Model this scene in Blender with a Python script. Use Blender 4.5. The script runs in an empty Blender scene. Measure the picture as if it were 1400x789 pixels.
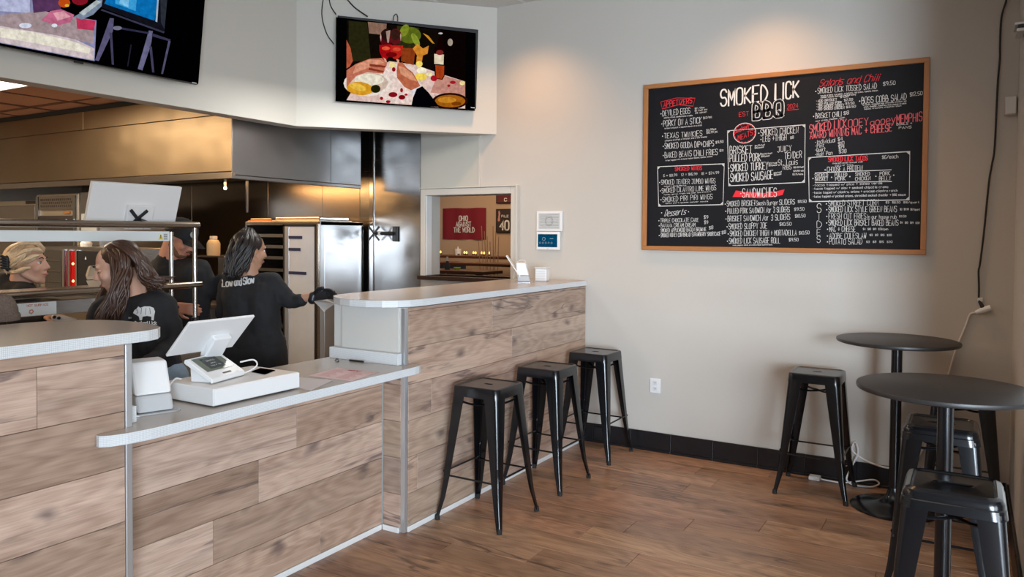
import bpy, bmesh, math, random
from mathutils import Vector, Matrix, Euler
from mathutils.bvhtree import BVHTree
from math import sin, cos, pi, radians
random.seed(7)
SC = bpy.context.scene
COL = SC.collection

# ------------------------------------------------------------------ camera
YAW, PITCH, ROLL = 0.538542742, 2.65463057e-02, 7.27556311e-03
CAMH, FPX, CYPX = 1.6, 1049.29, 348.396
_f0 = Vector((-sin(YAW), cos(YAW), 0)); _r0 = Vector((cos(YAW), sin(YAW), 0)); _u0 = Vector((0, 0, 1))
FWD = _f0 * cos(PITCH) - _u0 * sin(PITCH)
_u1 = _u0 * cos(PITCH) + _f0 * sin(PITCH)
RGT = _r0 * cos(ROLL) + _u1 * sin(ROLL)
UPV = _u1 * cos(ROLL) - RGT * sin(ROLL)
cd = bpy.data.cameras.new('camera'); cam = bpy.data.objects.new('camera', cd); COL.objects.link(cam)
m = Matrix((RGT, UPV, -FWD)).transposed().to_4x4(); m.translation = Vector((0, 0, CAMH)); cam.matrix_world = m
cd.sensor_width = 36; cd.lens = 36 * FPX / 1400; cd.shift_y = -(394.5 - CYPX) / 1400
cd.clip_start = 0.05; cd.clip_end = 60
SC.camera = cam

# ------------------------------------------------------------------ world, lights, exposure
W = bpy.data.worlds.new('daylight'); SC.world = W; W.use_nodes = True
bgn = W.node_tree.nodes['Background']; bgn.inputs[0].default_value = (0.72, 0.83, 1, 1); bgn.inputs[1].default_value = 0.30
SC.view_settings.view_transform = 'Standard'; SC.view_settings.look = 'None'
SC.view_settings.exposure = 0.0; SC.view_settings.gamma = 1.0; SC.view_settings.use_curve_mapping = False

def area(name, loc, target, sx, sy, power, color, spread=None):
    l = bpy.data.lights.new(name, 'AREA'); l.shape = 'RECTANGLE'; l.size = sx; l.size_y = sy; l.energy = power; l.color = color
    if spread: l.spread = radians(spread)
    o = bpy.data.objects.new(name, l); COL.objects.link(o); o.location = loc
    o.rotation_euler = (Vector(target) - Vector(loc)).to_track_quat('-Z', 'Y').to_euler(); return o
def spot(name, loc, target, power, color, ang, blend=0.8, r=0.04):
    l = bpy.data.lights.new(name, 'SPOT'); l.energy = power; l.color = color; l.spot_size = radians(ang); l.spot_blend = blend; l.shadow_soft_size = r
    o = bpy.data.objects.new(name, l); COL.objects.link(o); o.location = loc
    o.rotation_euler = (Vector(target) - Vector(loc)).to_track_quat('-Z', 'Y').to_euler(); return o
area('storefront_daylight', (2.35, -3.0, 1.30), (-1.5, 5.4, 0.25), 3.6, 2.3, 268, (0.72, 0.86, 1.0), 80)
area('side_window_daylight', (5.3, -0.6, 1.45), (-4.5, 3.4, 1.5), 4.2, 2.3, 155, (0.80, 0.90, 1.0), 110)
WARM = (1.0, 0.54, 0.24)
spot('downlight', (-3.00, 4.86, 3.44), (-3.00, 5.25, 0), 62, WARM, 112, 1.0, 0.07)
spot('downlight', (-1.20, 4.86, 3.44), (-1.20, 5.25, 0), 62, WARM, 112, 1.0, 0.07)
area('dining_room_fill_light', (-1.2, 1.6, 3.40), (-1.2, 1.6, 0), 2.4, 3.0, 22, (1.0, 0.84, 0.66))  # unseen area light, added as a soft warm fill over the dining room
area('kitchen_panel_light', (-6.5, 2.73, 2.64), (-6.5, 2.73, 0), 1.2, 0.6, 32, (1.0, 0.80, 0.55))
area('kitchen_fill_light', (-5.6, 1.0, 2.62), (-5.9, 1.6, 0), 1.2, 0.6, 34, (1.0, 0.68, 0.38))
area('kitchen_fill_light', (-3.75, 4.0, 2.62), (-4.1, 4.1, 0), 0.5, 0.4, 16, (0.95, 0.93, 0.88))
area('kitchen_fill_light', (-7.2, 0.9, 2.60), (-7.0, 3.3, 0.9), 1.2, 0.6, 30, (1.0, 0.70, 0.40))  # unseen tilted area light, added to brighten the hood front
area('hood_light', (-5.7, 4.7, 2.06), (-5.7, 4.9, 0), 1.2, 0.4, 16, (1.0, 0.55, 0.22))
area('next_room_light', (-5.6, 8.0, 2.6), (-5.9, 8.6, 0), 2.0, 1.4, 34, (1.0, 0.72, 0.48))

# ------------------------------------------------------------------ materials
def nt(name):
    m = bpy.data.materials.new(name); m.use_nodes = True
    return m, m.node_tree.nodes, m.node_tree.links, m.node_tree.nodes['Principled BSDF']
def plain(name, col, rough=0.6, metal=0.0, spec=None, noise=0.0, nscale=30, bump=0.0, aniso=None, coat=0):
    m, N, Lk, P = nt(name)
    P.inputs['Base Color'].default_value = (*col, 1); P.inputs['Roughness'].default_value = rough; P.inputs['Metallic'].default_value = metal
    if coat: P.inputs['Coat Weight'].default_value = coat; P.inputs['Coat Roughness'].default_value = 0.1
    if noise or bump:
        tc = N.new('ShaderNodeTexCoord'); mp = N.new('ShaderNodeMapping'); n = N.new('ShaderNodeTexNoise')
        Lk.new(tc.outputs['Object'], mp.inputs[0]); Lk.new(mp.outputs[0], n.inputs['Vector']); n.inputs['Scale'].default_value = nscale; n.inputs['Detail'].default_value = 4
        if aniso: mp.inputs['Scale'].default_value = aniso
        if noise:
            r = N.new('ShaderNodeMapRange'); r.inputs['To Min'].default_value = 1 - noise; r.inputs['To Max'].default_value = 1 + noise
            Lk.new(n.outputs['Fac'], r.inputs['Value'])
            mx = N.new('ShaderNodeVectorMath'); mx.operation = 'SCALE'; mx.inputs[0].default_value = col; Lk.new(r.outputs[0], mx.inputs['Scale'])
            Lk.new(mx.outputs[0], P.inputs['Base Color'])
        if bump:
            b = N.new('ShaderNodeBump'); b.inputs['Strength'].default_value = bump; b.inputs['Distance'].default_value = 0.002
            Lk.new(n.outputs['Fac'], b.inputs['Height']); Lk.new(b.outputs[0], P.inputs['Normal'])
    return m
def emit(name, col, s=1.0):
    m = bpy.data.materials.new(name); m.use_nodes = True; N = m.node_tree.nodes; N.clear()
    e = N.new('ShaderNodeEmission'); e.inputs[0].default_value = (*col, 1); e.inputs[1].default_value = s
    o = N.new('ShaderNodeOutputMaterial'); m.node_tree.links.new(e.outputs[0], o.inputs[0]); return m
def wood(name, light, mid, dark, rough=0.5, knots=1.0, gs=1.0, bump=0.25):
    m, N, Lk, P = nt(name)
    tc = N.new('ShaderNodeTexCoord'); oi = N.new('ShaderNodeObjectInfo')
    sc = N.new('ShaderNodeVectorMath'); sc.operation = 'SCALE'; sc.inputs[0].default_value = (37.0, 19.0, 11.0); Lk.new(oi.outputs['Random'], sc.inputs['Scale'])
    ad = N.new('ShaderNodeVectorMath'); ad.operation = 'ADD'; Lk.new(tc.outputs['Object'], ad.inputs[0]); Lk.new(sc.outputs[0], ad.inputs[1])
    def mapn(s):
        mp = N.new('ShaderNodeMapping'); mp.inputs['Scale'].default_value = s; Lk.new(ad.outputs[0], mp.inputs[0]); return mp.outputs[0]
    def noise(vec, scale, det=3, dist=0.0):
        n = N.new('ShaderNodeTexNoise'); n.inputs['Scale'].default_value = scale; n.inputs['Detail'].default_value = det; n.inputs['Distortion'].default_value = dist
        Lk.new(vec, n.inputs['Vector']); return n.outputs['Fac']
    def math(op, a, b=0, c=None):
        k = N.new('ShaderNodeMath'); k.operation = op
        for i, v in enumerate((a, b)):
            if isinstance(v, (int, float)): k.inputs[i].default_value = v
            else: Lk.new(v, k.inputs[i])
        return k.outputs[0]
    def rng(v, a, b, c, d):
        r = N.new('ShaderNodeMapRange'); r.inputs['From Min'].default_value = a; r.inputs['From Max'].default_value = b; r.inputs['To Min'].default_value = c; r.inputs['To Max'].default_value = d; Lk.new(v, r.inputs['Value']); return r.outputs[0]
    big = noise(mapn((0.55, 6.0, 6.0)), 1.3 * gs, 3, 0.5)
    # knots
    vo = N.new('ShaderNodeTexVoronoi'); vo.voronoi_dimensions = '2D'; vo.inputs['Scale'].default_value = 1.0; vo.inputs['Randomness'].default_value = 1.0
    wob = noise(mapn((2, 6, 6)), 2.0, 2)
    vv = N.new('ShaderNodeVectorMath'); vv.operation = 'ADD'; Lk.new(mapn((1.9, 3.4, 3.4)), vv.inputs[0])
    cmb = N.new('ShaderNodeCombineXYZ'); Lk.new(math('MULTIPLY', wob, 0.35), cmb.inputs[1]); Lk.new(math('MULTIPLY', wob, 0.2), cmb.inputs[0]); Lk.new(cmb.outputs[0], vv.inputs[1])
    Lk.new(vv.outputs[0], vo.inputs['Vector']); dist = vo.outputs['Distance']
    knot = rng(dist, 0.02, 0.11, 1.0, 0.0)
    # cathedral rings follow the knots and the long noise
    rings = math('ADD', math('MULTIPLY', dist, 26.0), math('MULTIPLY', big, 34.0))
    sn = math('SINE', rings, 0)
    fine = noise(mapn((3.2, 74, 74)), 1.5, 8)
    fine2 = noise(mapn((9, 240, 240)), 1.0, 3)
    grain = math('ADD', math('ADD', math('MULTIPLY', math('MULTIPLY', sn, 0.5), 0.14), math('MULTIPLY', fine, 0.46)), math('MULTIPLY', math('SUBTRACT', fine2, 0.5), 0.35))
    streak = rng(noise(mapn((0.55, 11, 11)), 1.5, 6, 1.6), 0.55, 0.70, 0.0, 1.0)
    ck = noise(mapn((0.8, 7, 7)), 1.1, 5, 0.4); cm = noise(mapn((1.1, 4, 4)), 1.0, 1)
    crack = math('MULTIPLY', rng(math('ABSOLUTE', math('SUBTRACT', ck, 0.5), 0), 0.0, 0.022, 1.0, 0.0), rng(cm, 0.46, 0.58, 0.0, 1.0))
    t = math('ADD', math('ADD', math('MULTIPLY', big, 0.75), grain), -0.08)
    cr = N.new('ShaderNodeValToRGB'); Lk.new(t, cr.inputs[0]); e = cr.color_ramp.elements
    e[0].position = 0.22; e[0].color = (*mid, 1); e[1].position = 0.72; e[1].color = (*light, 1)
    mx = N.new('ShaderNodeMixRGB'); Lk.new(cr.outputs[0], mx.inputs[1]); mx.inputs[2].default_value = (*dark, 1)
    Lk.new(math('MINIMUM', math('ADD', math('ADD', math('MULTIPLY', streak, 0.26), math('MULTIPLY', crack, 0.75)), math('MULTIPLY', knot, 0.85 * knots)), 0.9), mx.inputs[0])
    tn = N.new('ShaderNodeMixRGB'); tn.blend_type = 'MULTIPLY'; tn.inputs[0].default_value = 1.0; Lk.new(mx.outputs[0], tn.inputs[1]); Lk.new(oi.outputs['Color'], tn.inputs[2])
    Lk.new(tn.outputs[0], P.inputs['Base Color'])
    Lk.new(rng(fine, 0.2, 0.8, rough + 0.08, rough - 0.06), P.inputs['Roughness'])
    b = N.new('ShaderNodeBump'); b.inputs['Strength'].default_value = bump; b.inputs['Distance'].default_value = 0.001; Lk.new(fine, b.inputs['Height']); Lk.new(b.outputs[0], P.inputs['Normal'])
    return m
def steel(name, col=(0.42, 0.41, 0.40), rough=0.28, aniso=(1, 1, 60), wav=0.0):
    m, N, Lk, P = nt(name)
    P.inputs['Metallic'].default_value = 1.0
    tc = N.new('ShaderNodeTexCoord'); mp = N.new('ShaderNodeMapping'); mp.inputs['Scale'].default_value = aniso
    n = N.new('ShaderNodeTexNoise'); n.inputs['Scale'].default_value = 9; n.inputs['Detail'].default_value = 4
    Lk.new(tc.outputs['Object'], mp.inputs[0]); Lk.new(mp.outputs[0], n.inputs['Vector'])
    r = N.new('ShaderNodeMapRange'); r.inputs['To Min'].default_value = rough - 0.06; r.inputs['To Max'].default_value = rough + 0.10; Lk.new(n.outputs['Fac'], r.inputs['Value']); Lk.new(r.outputs[0], P.inputs['Roughness'])
    n2 = N.new('ShaderNodeTexNoise'); n2.inputs['Scale'].default_value = 1.6; n2.inputs['Detail'].default_value = 2; Lk.new(tc.outputs['Object'], n2.inputs['Vector'])
    c = N.new('ShaderNodeValToRGB'); c.color_ramp.elements[0].color = (*[v * 0.8 for v in col], 1); c.color_ramp.elements[1].color = (*[min(1, v * 1.15) for v in col], 1)
    Lk.new(n2.outputs['Fac'], c.inputs[0]); Lk.new(c.outputs[0], P.inputs['Base Color'])
    if wav:
        b = N.new('ShaderNodeBump'); b.inputs['Strength'].default_value = wav; b.inputs['Distance'].default_value = 0.05; Lk.new(n2.outputs['Fac'], b.inputs['Height']); Lk.new(b.outputs[0], P.inputs['Normal'])
    return m
def gridmat(name, col, line, size=0.006, rough=0.45):
    m, N, Lk, P = nt(name)
    tc = N.new('ShaderNodeTexCoord'); br = N.new('ShaderNodeTexBrick'); mp = N.new('ShaderNodeMapping')
    sx = N.new('ShaderNodeSeparateXYZ'); cx = N.new('ShaderNodeCombineXYZ'); ad = N.new('ShaderNodeMath'); ad.operation = 'ADD'
    Lk.new(tc.outputs['Object'], sx.inputs[0]); Lk.new(sx.outputs[0], ad.inputs[0]); Lk.new(sx.outputs[1], ad.inputs[1]); Lk.new(ad.outputs[0], cx.inputs[0]); Lk.new(sx.outputs[2], cx.inputs[1])
    Lk.new(cx.outputs[0], br.inputs['Vector']); br.offset = 0; br.inputs['Scale'].default_value = 1.0
    br.inputs['Brick Width'].default_value = size; br.inputs['Row Height'].default_value = size; br.inputs['Mortar Size'].default_value = size * 0.13
    br.inputs['Color1'].default_value = (*col, 1); br.inputs['Color2'].default_value = (*[c * 0.95 for c in col], 1); br.inputs['Mortar'].default_value = (*line, 1)
    Lk.new(br.outputs['Color'], P.inputs['Base Color']); P.inputs['Roughness'].default_value = rough
    return m
M = {}
M['wall'] = plain('wall_paint', (0.555, 0.52, 0.47), 0.55, noise=0.02, nscale=3, bump=0.12)
M['soffit'] = plain('soffit_paint', (0.60, 0.57, 0.51), 0.6, noise=0.015, nscale=3, bump=0.1)
M['kwall'] = plain('kitchen_wall_panel', (0.52, 0.50, 0.44), 0.5, noise=0.02, nscale=3)
M['ceil'] = plain('ceiling_tile_white', (0.72, 0.71, 0.69), 0.9, noise=0.06, nscale=120, bump=0.5)
M['kceil'] = plain('kitchen_ceiling_tile', (0.74, 0.40, 0.24), 0.85, noise=0.12, nscale=90, bump=0.4)
M['white'] = plain('white_trim_paint', (0.78, 0.78, 0.77), 0.4)
M['cream'] = plain('cream_casing_paint', (0.60, 0.56, 0.50), 0.4)
M['plank'] = wood('counter_oak', (0.585, 0.43, 0.335), (0.31, 0.200, 0.142), (0.12, 0.085, 0.08), 0.5, 0.9)
M['floor'] = wood('floor_oak', (0.46, 0.275, 0.17), (0.175, 0.092, 0.056), (0.055, 0.032, 0.024), 0.34, 0.6, bump=0.15)
M['core'] = plain('dark_core', (0.05, 0.04, 0.035), 0.8)
M['top'] = plain('laminate_top', (0.42, 0.38, 0.345), 0.22, noise=0.05, nscale=50, aniso=(1, 8, 1))
M['edge'] = gridmat('laminate_edge', (0.76, 0.79, 0.81), (0.55, 0.58, 0.60))
M['lam'] = plain('laminate_white', (0.62, 0.61, 0.58), 0.4)
M['alu'] = plain('aluminium_trim', (0.62, 0.64, 0.66), 0.32, metal=0.7)
M['black'] = plain('black_powder_coat', (0.004, 0.0045, 0.006), 0.20, metal=0.0, noise=0.15, nscale=60)
M['blacktop'] = plain('black_table_laminate', (0.022, 0.020, 0.020), 0.42, noise=0.25, nscale=90, bump=0.1)
M['rubber'] = plain('black_rubber', (0.012, 0.012, 0.012), 0.8)
M['tile'] = plain('black_base_tile', (0.010, 0.010, 0.012), 0.28, noise=0.3, nscale=14)
M['steel'] = steel('brushed_steel')
M['steelw'] = steel('wavy_wall_steel', (0.36, 0.345, 0.33), 0.22, (1, 1, 40), 0.5)
M['hoodwarmlit'] = steel('hood_steel_warm_lit', (0.36, 0.265, 0.165), 0.38, (1, 1, 20), 0.5)  # gold cast of the warm kitchen light is put into this steel's colour
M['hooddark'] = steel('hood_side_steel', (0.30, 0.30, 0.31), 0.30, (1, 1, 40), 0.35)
M['chrome'] = plain('polished_steel_tube', (0.62, 0.60, 0.58), 0.18, metal=1.0)
M['tube'] = plain('steel_rail', (0.42, 0.36, 0.30), 0.24, metal=1.0)
M['plastic'] = plain('white_plastic', (0.80, 0.80, 0.80), 0.35)
M['pwhite'] = plain('matt_white_plastic', (0.72, 0.71, 0.70), 0.5)
M['pgrey'] = plain('light_grey_plastic', (0.50, 0.51, 0.52), 0.4)
M['blackp'] = plain('black_plastic', (0.015, 0.015, 0.017), 0.4)
M['oak'] = plain('oak_frame', (0.42, 0.175, 0.055), 0.45, noise=0.25, nscale=14, aniso=(1, 14, 14), bump=0.2)
M['oakv'] = plain('oak_frame_upright', (0.42, 0.175, 0.055), 0.45, noise=0.25, nscale=14, aniso=(14, 14, 1), bump=0.2)
M['board'] = plain('chalkboard_black', (0.006, 0.0065, 0.009), 0.62, noise=0.2, nscale=8)
M['board'].node_tree.nodes['Principled BSDF'].inputs['Specular IOR Level'].default_value = 0.25
M['chalk'] = plain('chalk_white', (0.72, 0.72, 0.70), 0.8)
M['chalkred'] = plain('chalk_red', (0.80, 0.02, 0.035), 0.7)
M['chalkpink'] = plain('chalk_coral', (0.78, 0.13, 0.15), 0.7)
M['shirt'] = plain('black_cotton', (0.010, 0.010, 0.012), 0.85, noise=0.3, nscale=25, bump=0.4)
M['glove'] = plain('black_nitrile', (0.012, 0.012, 0.014), 0.35)
M['skin'] = plain('skin_light', (0.60, 0.33, 0.23), 0.5, noise=0.06, nscale=20)
M['skinr'] = plain('skin_ruddy', (0.50, 0.22, 0.14), 0.5, noise=0.08, nscale=20)
M['skint'] = plain('skin_tan', (0.46, 0.25, 0.16), 0.5, noise=0.06, nscale=20)
M['denim'] = plain('light_denim', (0.26, 0.36, 0.48), 0.85, noise=0.15, nscale=60, bump=0.3)
M['hairb'] = plain('dark_brown_hair', (0.055, 0.024, 0.014), 0.38, noise=0.6, nscale=18, aniso=(6, 6, 1))
M['hairk'] = plain('black_hair', (0.012, 0.008, 0.007), 0.4, noise=0.5, nscale=18, aniso=(6, 6, 1))
M['hairblond'] = plain('blond_hair', (0.66, 0.50, 0.32), 0.5, noise=0.35, nscale=24, aniso=(3, 3, 3))
M['lip'] = plain('lip_rose', (0.42, 0.10, 0.09), 0.4)
M['brow'] = plain('brow_dark', (0.03, 0.018, 0.012), 0.8)
M['eyew'] = plain('eye_white', (0.75, 0.73, 0.70), 0.25)
M['bar_dark'] = plain('dark_stained_wood', (0.030, 0.014, 0.010), 0.3)
M['cordk'] = plain('black_cord', (0.012, 0.010, 0.010), 0.5)
M['cordw'] = plain('white_cord', (0.66, 0.64, 0.62), 0.5)

# ------------------------------------------------------------------ mesh helpers
def finish(bm, name, mats, parent=None, smooth=False, bevel=0, kind=None, loc=None, seg=2):
    me = bpy.data.meshes.new(name); bm.normal_update(); bm.to_mesh(me); bm.free()
    for mm in (mats if isinstance(mats, (list, tuple)) else [mats]): me.materials.append(mm)
    o = bpy.data.objects.new(name, me); COL.objects.link(o)
    if loc: o.location = loc
    if parent: o.parent = parent
    if smooth:
        for p in me.polygons: p.use_smooth = True
    if smooth == 'auto':
        me.set_sharp_from_angle(angle=radians(35))
    if bevel:
        b = o.modifiers.new('bevel', 'BEVEL'); b.width = bevel; b.segments = seg; b.limit_method = 'ANGLE'; b.angle_limit = radians(40)
    if kind: o['kind'] = kind
    return o
def empty(name, loc=(0, 0, 0), rz=0, label=None, cat=None, group=None):
    o = bpy.data.objects.new(name, None); COL.objects.link(o); o.location = loc; o.rotation_euler = (0, 0, rz); o.empty_display_size = 0.1
    tag(o, label, cat, group); return o
def tag(o, label=None, cat=None, group=None, kind=None):
    if label: o['label'] = label
    if cat: o['category'] = cat
    if group: o['group'] = group
    if kind: o['kind'] = kind
    return o
def box(bm, x0, x1, y0, y1, z0, z1, mi=0, mat=None):
    vs = [Vector((x, y, z)) for z in (z0, z1) for x, y in ((x0, y0), (x1, y0), (x1, y1), (x0, y1))]
    if mat: vs = [mat @ v for v in vs]
    v = [bm.verts.new(p) for p in vs]
    for f in ((3, 2, 1, 0), (4, 5, 6, 7), (0, 1, 5, 4), (1, 2, 6, 5), (2, 3, 7, 6), (3, 0, 4, 7)):
        fc = bm.faces.new([v[i] for i in f]); fc.material_index = mi
    return v
def nb(): return bmesh.new()
def bx(name, mat, x0, x1, y0, y1, z0, z1, parent=None, bevel=0, loc=None):
    bm = nb(); box(bm, min(x0, x1), max(x0, x1), min(y0, y1), max(y0, y1), min(z0, z1), max(z0, z1)); return finish(bm, name, mat, parent, bevel=bevel, loc=loc)
def frame_at(d):
    d = Vector(d).normalized(); a = Vector((0, 0, 1)) if abs(d.z) < 0.9 else Vector((1, 0, 0))
    u = d.cross(a).normalized(); return u, d.cross(u).normalized()
def tube(bm, pts, r, seg=10, mi=0, caps=True):
    pts = [Vector(p) for p in pts]; rr = r if isinstance(r, (list, tuple)) else [r] * len(pts)
    rings = []; u = None
    for i, p in enumerate(pts):
        d = (pts[min(i + 1, len(pts) - 1)] - pts[max(i - 1, 0)])
        if u is None: u, v = frame_at(d)
        else:
            dn = d.normalized(); u = (u - dn * u.dot(dn)).normalized(); v = dn.cross(u)
        rings.append([bm.verts.new(p + (u * cos(2 * pi * k / seg) + v * sin(2 * pi * k / seg)) * rr[i]) for k in range(seg)])
    for a, b in zip(rings, rings[1:]):
        for k in range(seg):
            f = bm.faces.new((a[k], a[(k + 1) % seg], b[(k + 1) % seg], b[k])); f.material_index = mi; f.smooth = True
    if caps:
        f = bm.faces.new(rings[0][::-1]); f.material_index = mi; f = bm.faces.new(rings[-1]); f.material_index = mi
def tb(name, mat, pts, r, parent=None, seg=10, loc=None):
    bm = nb(); tube(bm, pts, r, seg); bmesh.ops.recalc_face_normals(bm, faces=bm.faces); return finish(bm, name, mat, parent, smooth='auto', loc=loc)
def spline(pts, n=8):
    P = [Vector(p) for p in pts]; P = [P[0] * 2 - P[1]] + P + [P[-1] * 2 - P[-2]]; out = []
    for i in range(1, len(P) - 2):
        for k in range(n):
            t = k / n; a, b, c, d = P[i - 1:i + 3]
            out.append(0.5 * ((2 * b) + (c - a) * t + (2 * a - 5 * b + 4 * c - d) * t * t + (3 * b - a - 3 * c + d) * t ** 3))
    out.append(P[-2]); return out
def lathe(bm, prof, seg=32, c=(0, 0, 0), mi=0):
    c = Vector(c); rings = []
    for r, z in prof:
        if r < 1e-5: rings.append([bm.verts.new(c + Vector((0, 0, z)))])
        else: rings.append([bm.verts.new(c + Vector((r * cos(2 * pi * k / seg), r * sin(2 * pi * k / seg), z))) for k in range(seg)])
    for a, b in zip(rings, rings[1:]):
        for k in range(seg):
            q = [a[k % len(a)], a[(k + 1) % len(a)], b[(k + 1) % len(b)], b[k % len(b)]]
            u = []
            for v in q:
                if v not in u: u.append(v)
            if len(u) > 2: bm.faces.new(u).material_index = mi
def lt(name, mat, prof, parent=None, seg=32, c=(0, 0, 0), loc=None):
    bm = nb(); lathe(bm, prof, seg, c); bmesh.ops.recalc_face_normals(bm, faces=bm.faces); return finish(bm, name, mat, parent, smooth='auto', loc=loc)
def prism(bm, poly, z0, z1, mi_side=0, mi_top=0):
    a = [bm.verts.new((x, y, z0)) for x, y in poly]; b = [bm.verts.new((x, y, z1)) for x, y in poly]; n = len(poly)
    bm.faces.new(a[::-1]).material_index = mi_side; bm.faces.new(b).material_index = mi_top
    for i in range(n): bm.faces.new((a[i], a[(i + 1) % n], b[(i + 1) % n], b[i])).material_index = mi_side
    bmesh.ops.recalc_face_normals(bm, faces=bm.faces)
def at(px, py, D):
    """reads a photograph pixel as a world point at depth D (used once, to take measurements)"""
    return Vector((0, 0, CAMH)) + (FWD + RGT * ((px - 700) / FPX) + UPV * ((CYPX - py) / FPX)) * D
def struct(o): o['kind'] = 'structure'; return o

# ------------------------------------------------------------------ setting
YB = 5.41; XB = -2.56; XL = -2.705; ZC = 3.47; ZS = 2.426; KZ = 2.68
# floor with planks laid along x
floor = struct(bx('floor', M['core'], -9.6, 5.6, -3.2, 10.6, -0.06, -0.006))
def plank_obj(name, L, w, t, mat, parent, loc, rot, tone):
    bm = nb(); box(bm, -L / 2, L / 2, -w / 2, w / 2, 0, t); o = finish(bm, name, mat, parent, loc=loc, bevel=0.0012, seg=1)
    o.rotation_euler = rot; o.color = (*tone, 1); return o
def tone(lo=0.78, hi=1.16, tint=0.04):
    v = random.uniform(lo, hi); return (v * (1 + random.uniform(-tint, tint)), v, v * (1 + random.uniform(-tint, tint) * 1.5))
joints = {3.82: -1.575, 4.42: -0.67, 4.22: -0.955, 4.82: -1.39, 3.62: -1.75, 4.62: -1.52}
y = -3.18; k = 0
while y < YB - 0.01:
    yy = min(y + 0.2, YB); j = joints.get(round(y, 2), -2.4 + (k * 0.437) % 1.22); x = j
    while x > -2.8: x -= 1.22
    while x < 5.5:
        a, b = max(x, -2.76), min(x + 1.22, 5.5)
        if b - a > 0.05:
            plank_obj('floor_plank', b - a - 0.0016, yy - y - 0.0016, 0.006, M['floor'], floor, ((a + b) / 2, (y + yy) / 2, -0.006), (0, 0, 0), tone(0.74, 1.22))
        x += 1.22
    y += 0.2; k += 1
bx('kitchen_tile', plain('quarry_tile', (0.10, 0.045, 0.03), 0.4, noise=0.2, nscale=8), -9.5, -2.78, -3.1, 5.4, -0.006, 0.0, floor)
bx('next_room_floor', M['bar_dark'], -9.5, -2.8, 5.65, 10.5, -0.006, 0.0, floor)

# back wall with the pass-through opening
wb = nb()
OX0, OX1, OZ0, OZ1 = -4.11, -3.235, 1.235, 1.935
box(wb, OX1, 4.0, YB, YB + 0.2, 0, ZC + 0.05); box(wb, -9.5, OX0, YB, YB + 0.2, 0, ZC)
box(wb, OX0, OX1, YB, YB + 0.2, 0, OZ0); box(wb, OX0, OX1, YB, YB + 0.2, OZ1, ZC)
wall_back = struct(finish(wb, 'wall_back', M['wall']))
bx('wall_panel', M['kwall'], -4.17, -3.56, YB - 0.006, YB, OZ1 + 0.06, KZ, wall_back)
bx('panel_strip', M['cream'], -3.56, -3.545, YB - 0.012, YB, 2.0, KZ, wall_back)
tr = empty('window_1'); tr['kind'] = 'structure'; tr.location = (-3.67, YB, 1.2)
def wtrim(name, x0, x1, y0, y1, z0, z1, mat='cream'): return bx(name, M[mat], x0 + 3.67, x1 + 3.67, y0 - YB, y1 - YB, z0 - 1.2, z1 - 1.2, tr, bevel=0.004)
wtrim('casing', OX0 - 0.052, OX0, YB - 0.022, YB, OZ0 - 0.04, OZ1 + 0.055)
wtrim('casing', OX1, OX1 + 0.045, YB - 0.022, YB, OZ0 - 0.04, OZ1 + 0.055)
wtrim('casing', OX0, OX1, YB - 0.022, YB, OZ1, OZ1 + 0.055)
wtrim('casing_rim', OX1 + 0.047, OX1 + 0.068, YB - 0.034, YB, OZ0 - 0.04, OZ1 + 0.07)
wtrim('casing_rim', OX0 - 0.052, OX1 + 0.045, YB - 0.03, YB - 0.001, OZ1 + 0.057, OZ1 + 0.07)
wtrim('jamb', OX0, OX0 + 0.008, YB - 0.01, YB + 0.07, OZ0, OZ1, 'white')
wtrim('sill', OX0 - 0.05, OX1 + 0.05, YB - 0.07, YB + 0.26, OZ0 - 0.035, OZ0, 'bar_dark')
# right pilaster wall
wr = nb(); box(wr, 0.222, 0.42, 3.84, YB, 0, ZC); box(wr, 0.42, 5.6, 3.84, 4.05, 0, ZC); wall_right = struct(finish(wr, 'wall_right', M['wall']))
# black tile skirting, tile by tile
bb = struct(bx('baseboard_back', M['core'], XB, 0.21, YB - 0.008, YB - 0.001, 0, 0.140))
x = -2.165
while x > XB: x -= 0.311
while x < 0.205:
    a, b = max(x, XB + 0.002), min(x + 0.311, 0.205)
    if b - a > 0.01:
        o = bx('base_tile', M['tile'], a + 0.001, b - 0.001, YB - 0.018, YB - 0.008, 0.002, 0.143, bb, bevel=0.003)
        o = bx('base_tile_toe', M['tile'], a + 0.001, b - 0.001, YB - 0.030, YB - 0.018, 0.002, 0.018, bb, bevel=0.004)
    x += 0.311
bbr = struct(bx('baseboard_right', M['core'], 0.212, 0.221, 3.86, YB - 0.03, 0, 0.140))
y = 3.87
while y < YB - 0.1:
    b = min(y + 0.311, YB - 0.032); bx('base_tile', M['tile'], 0.203, 0.212, y + 0.001, b - 0.001, 0.002, 0.143, bbr, bevel=0.003); y += 0.311
# ceilings
cl = struct(bx('ceiling', M['core'], -4.4, 5.6, -3.1, YB + 0.2, ZC + 0.012, ZC + 0.05))
for i in range(17):
    for j in range(14):
        x0 = -4.35 + 0.61 * i; y0 = -3.1 + 0.61 * j
        if x0 > 5.2 or y0 > YB - 0.02: continue
        bx('ceiling_tile', M['ceil'], x0 + 0.012, min(x0 + 0.598, 5.6), y0 + 0.012, min(y0 + 0.598, YB), ZC, ZC + 0.012, cl)
g = nb()
for i in range(15): box(g, -4.35 + 0.61 * i - 0.012, -4.35 + 0.61 * i + 0.012, -3.1, YB, ZC - 0.002, ZC + 0.012)
for j in range(15):
    if -3.1 + 0.61 * j < YB: box(g, -4.4, 4.0, -3.1 + 0.61 * j - 0.012, -3.1 + 0.61 * j + 0.012, ZC - 0.002, ZC + 0.012)
finish(g, 'ceiling_grid', M['white'], cl)
kc = struct(bx('ceiling', M['core'], -9.5, -4.62, -3.1, YB, KZ + 0.012, KZ + 0.05))
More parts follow.
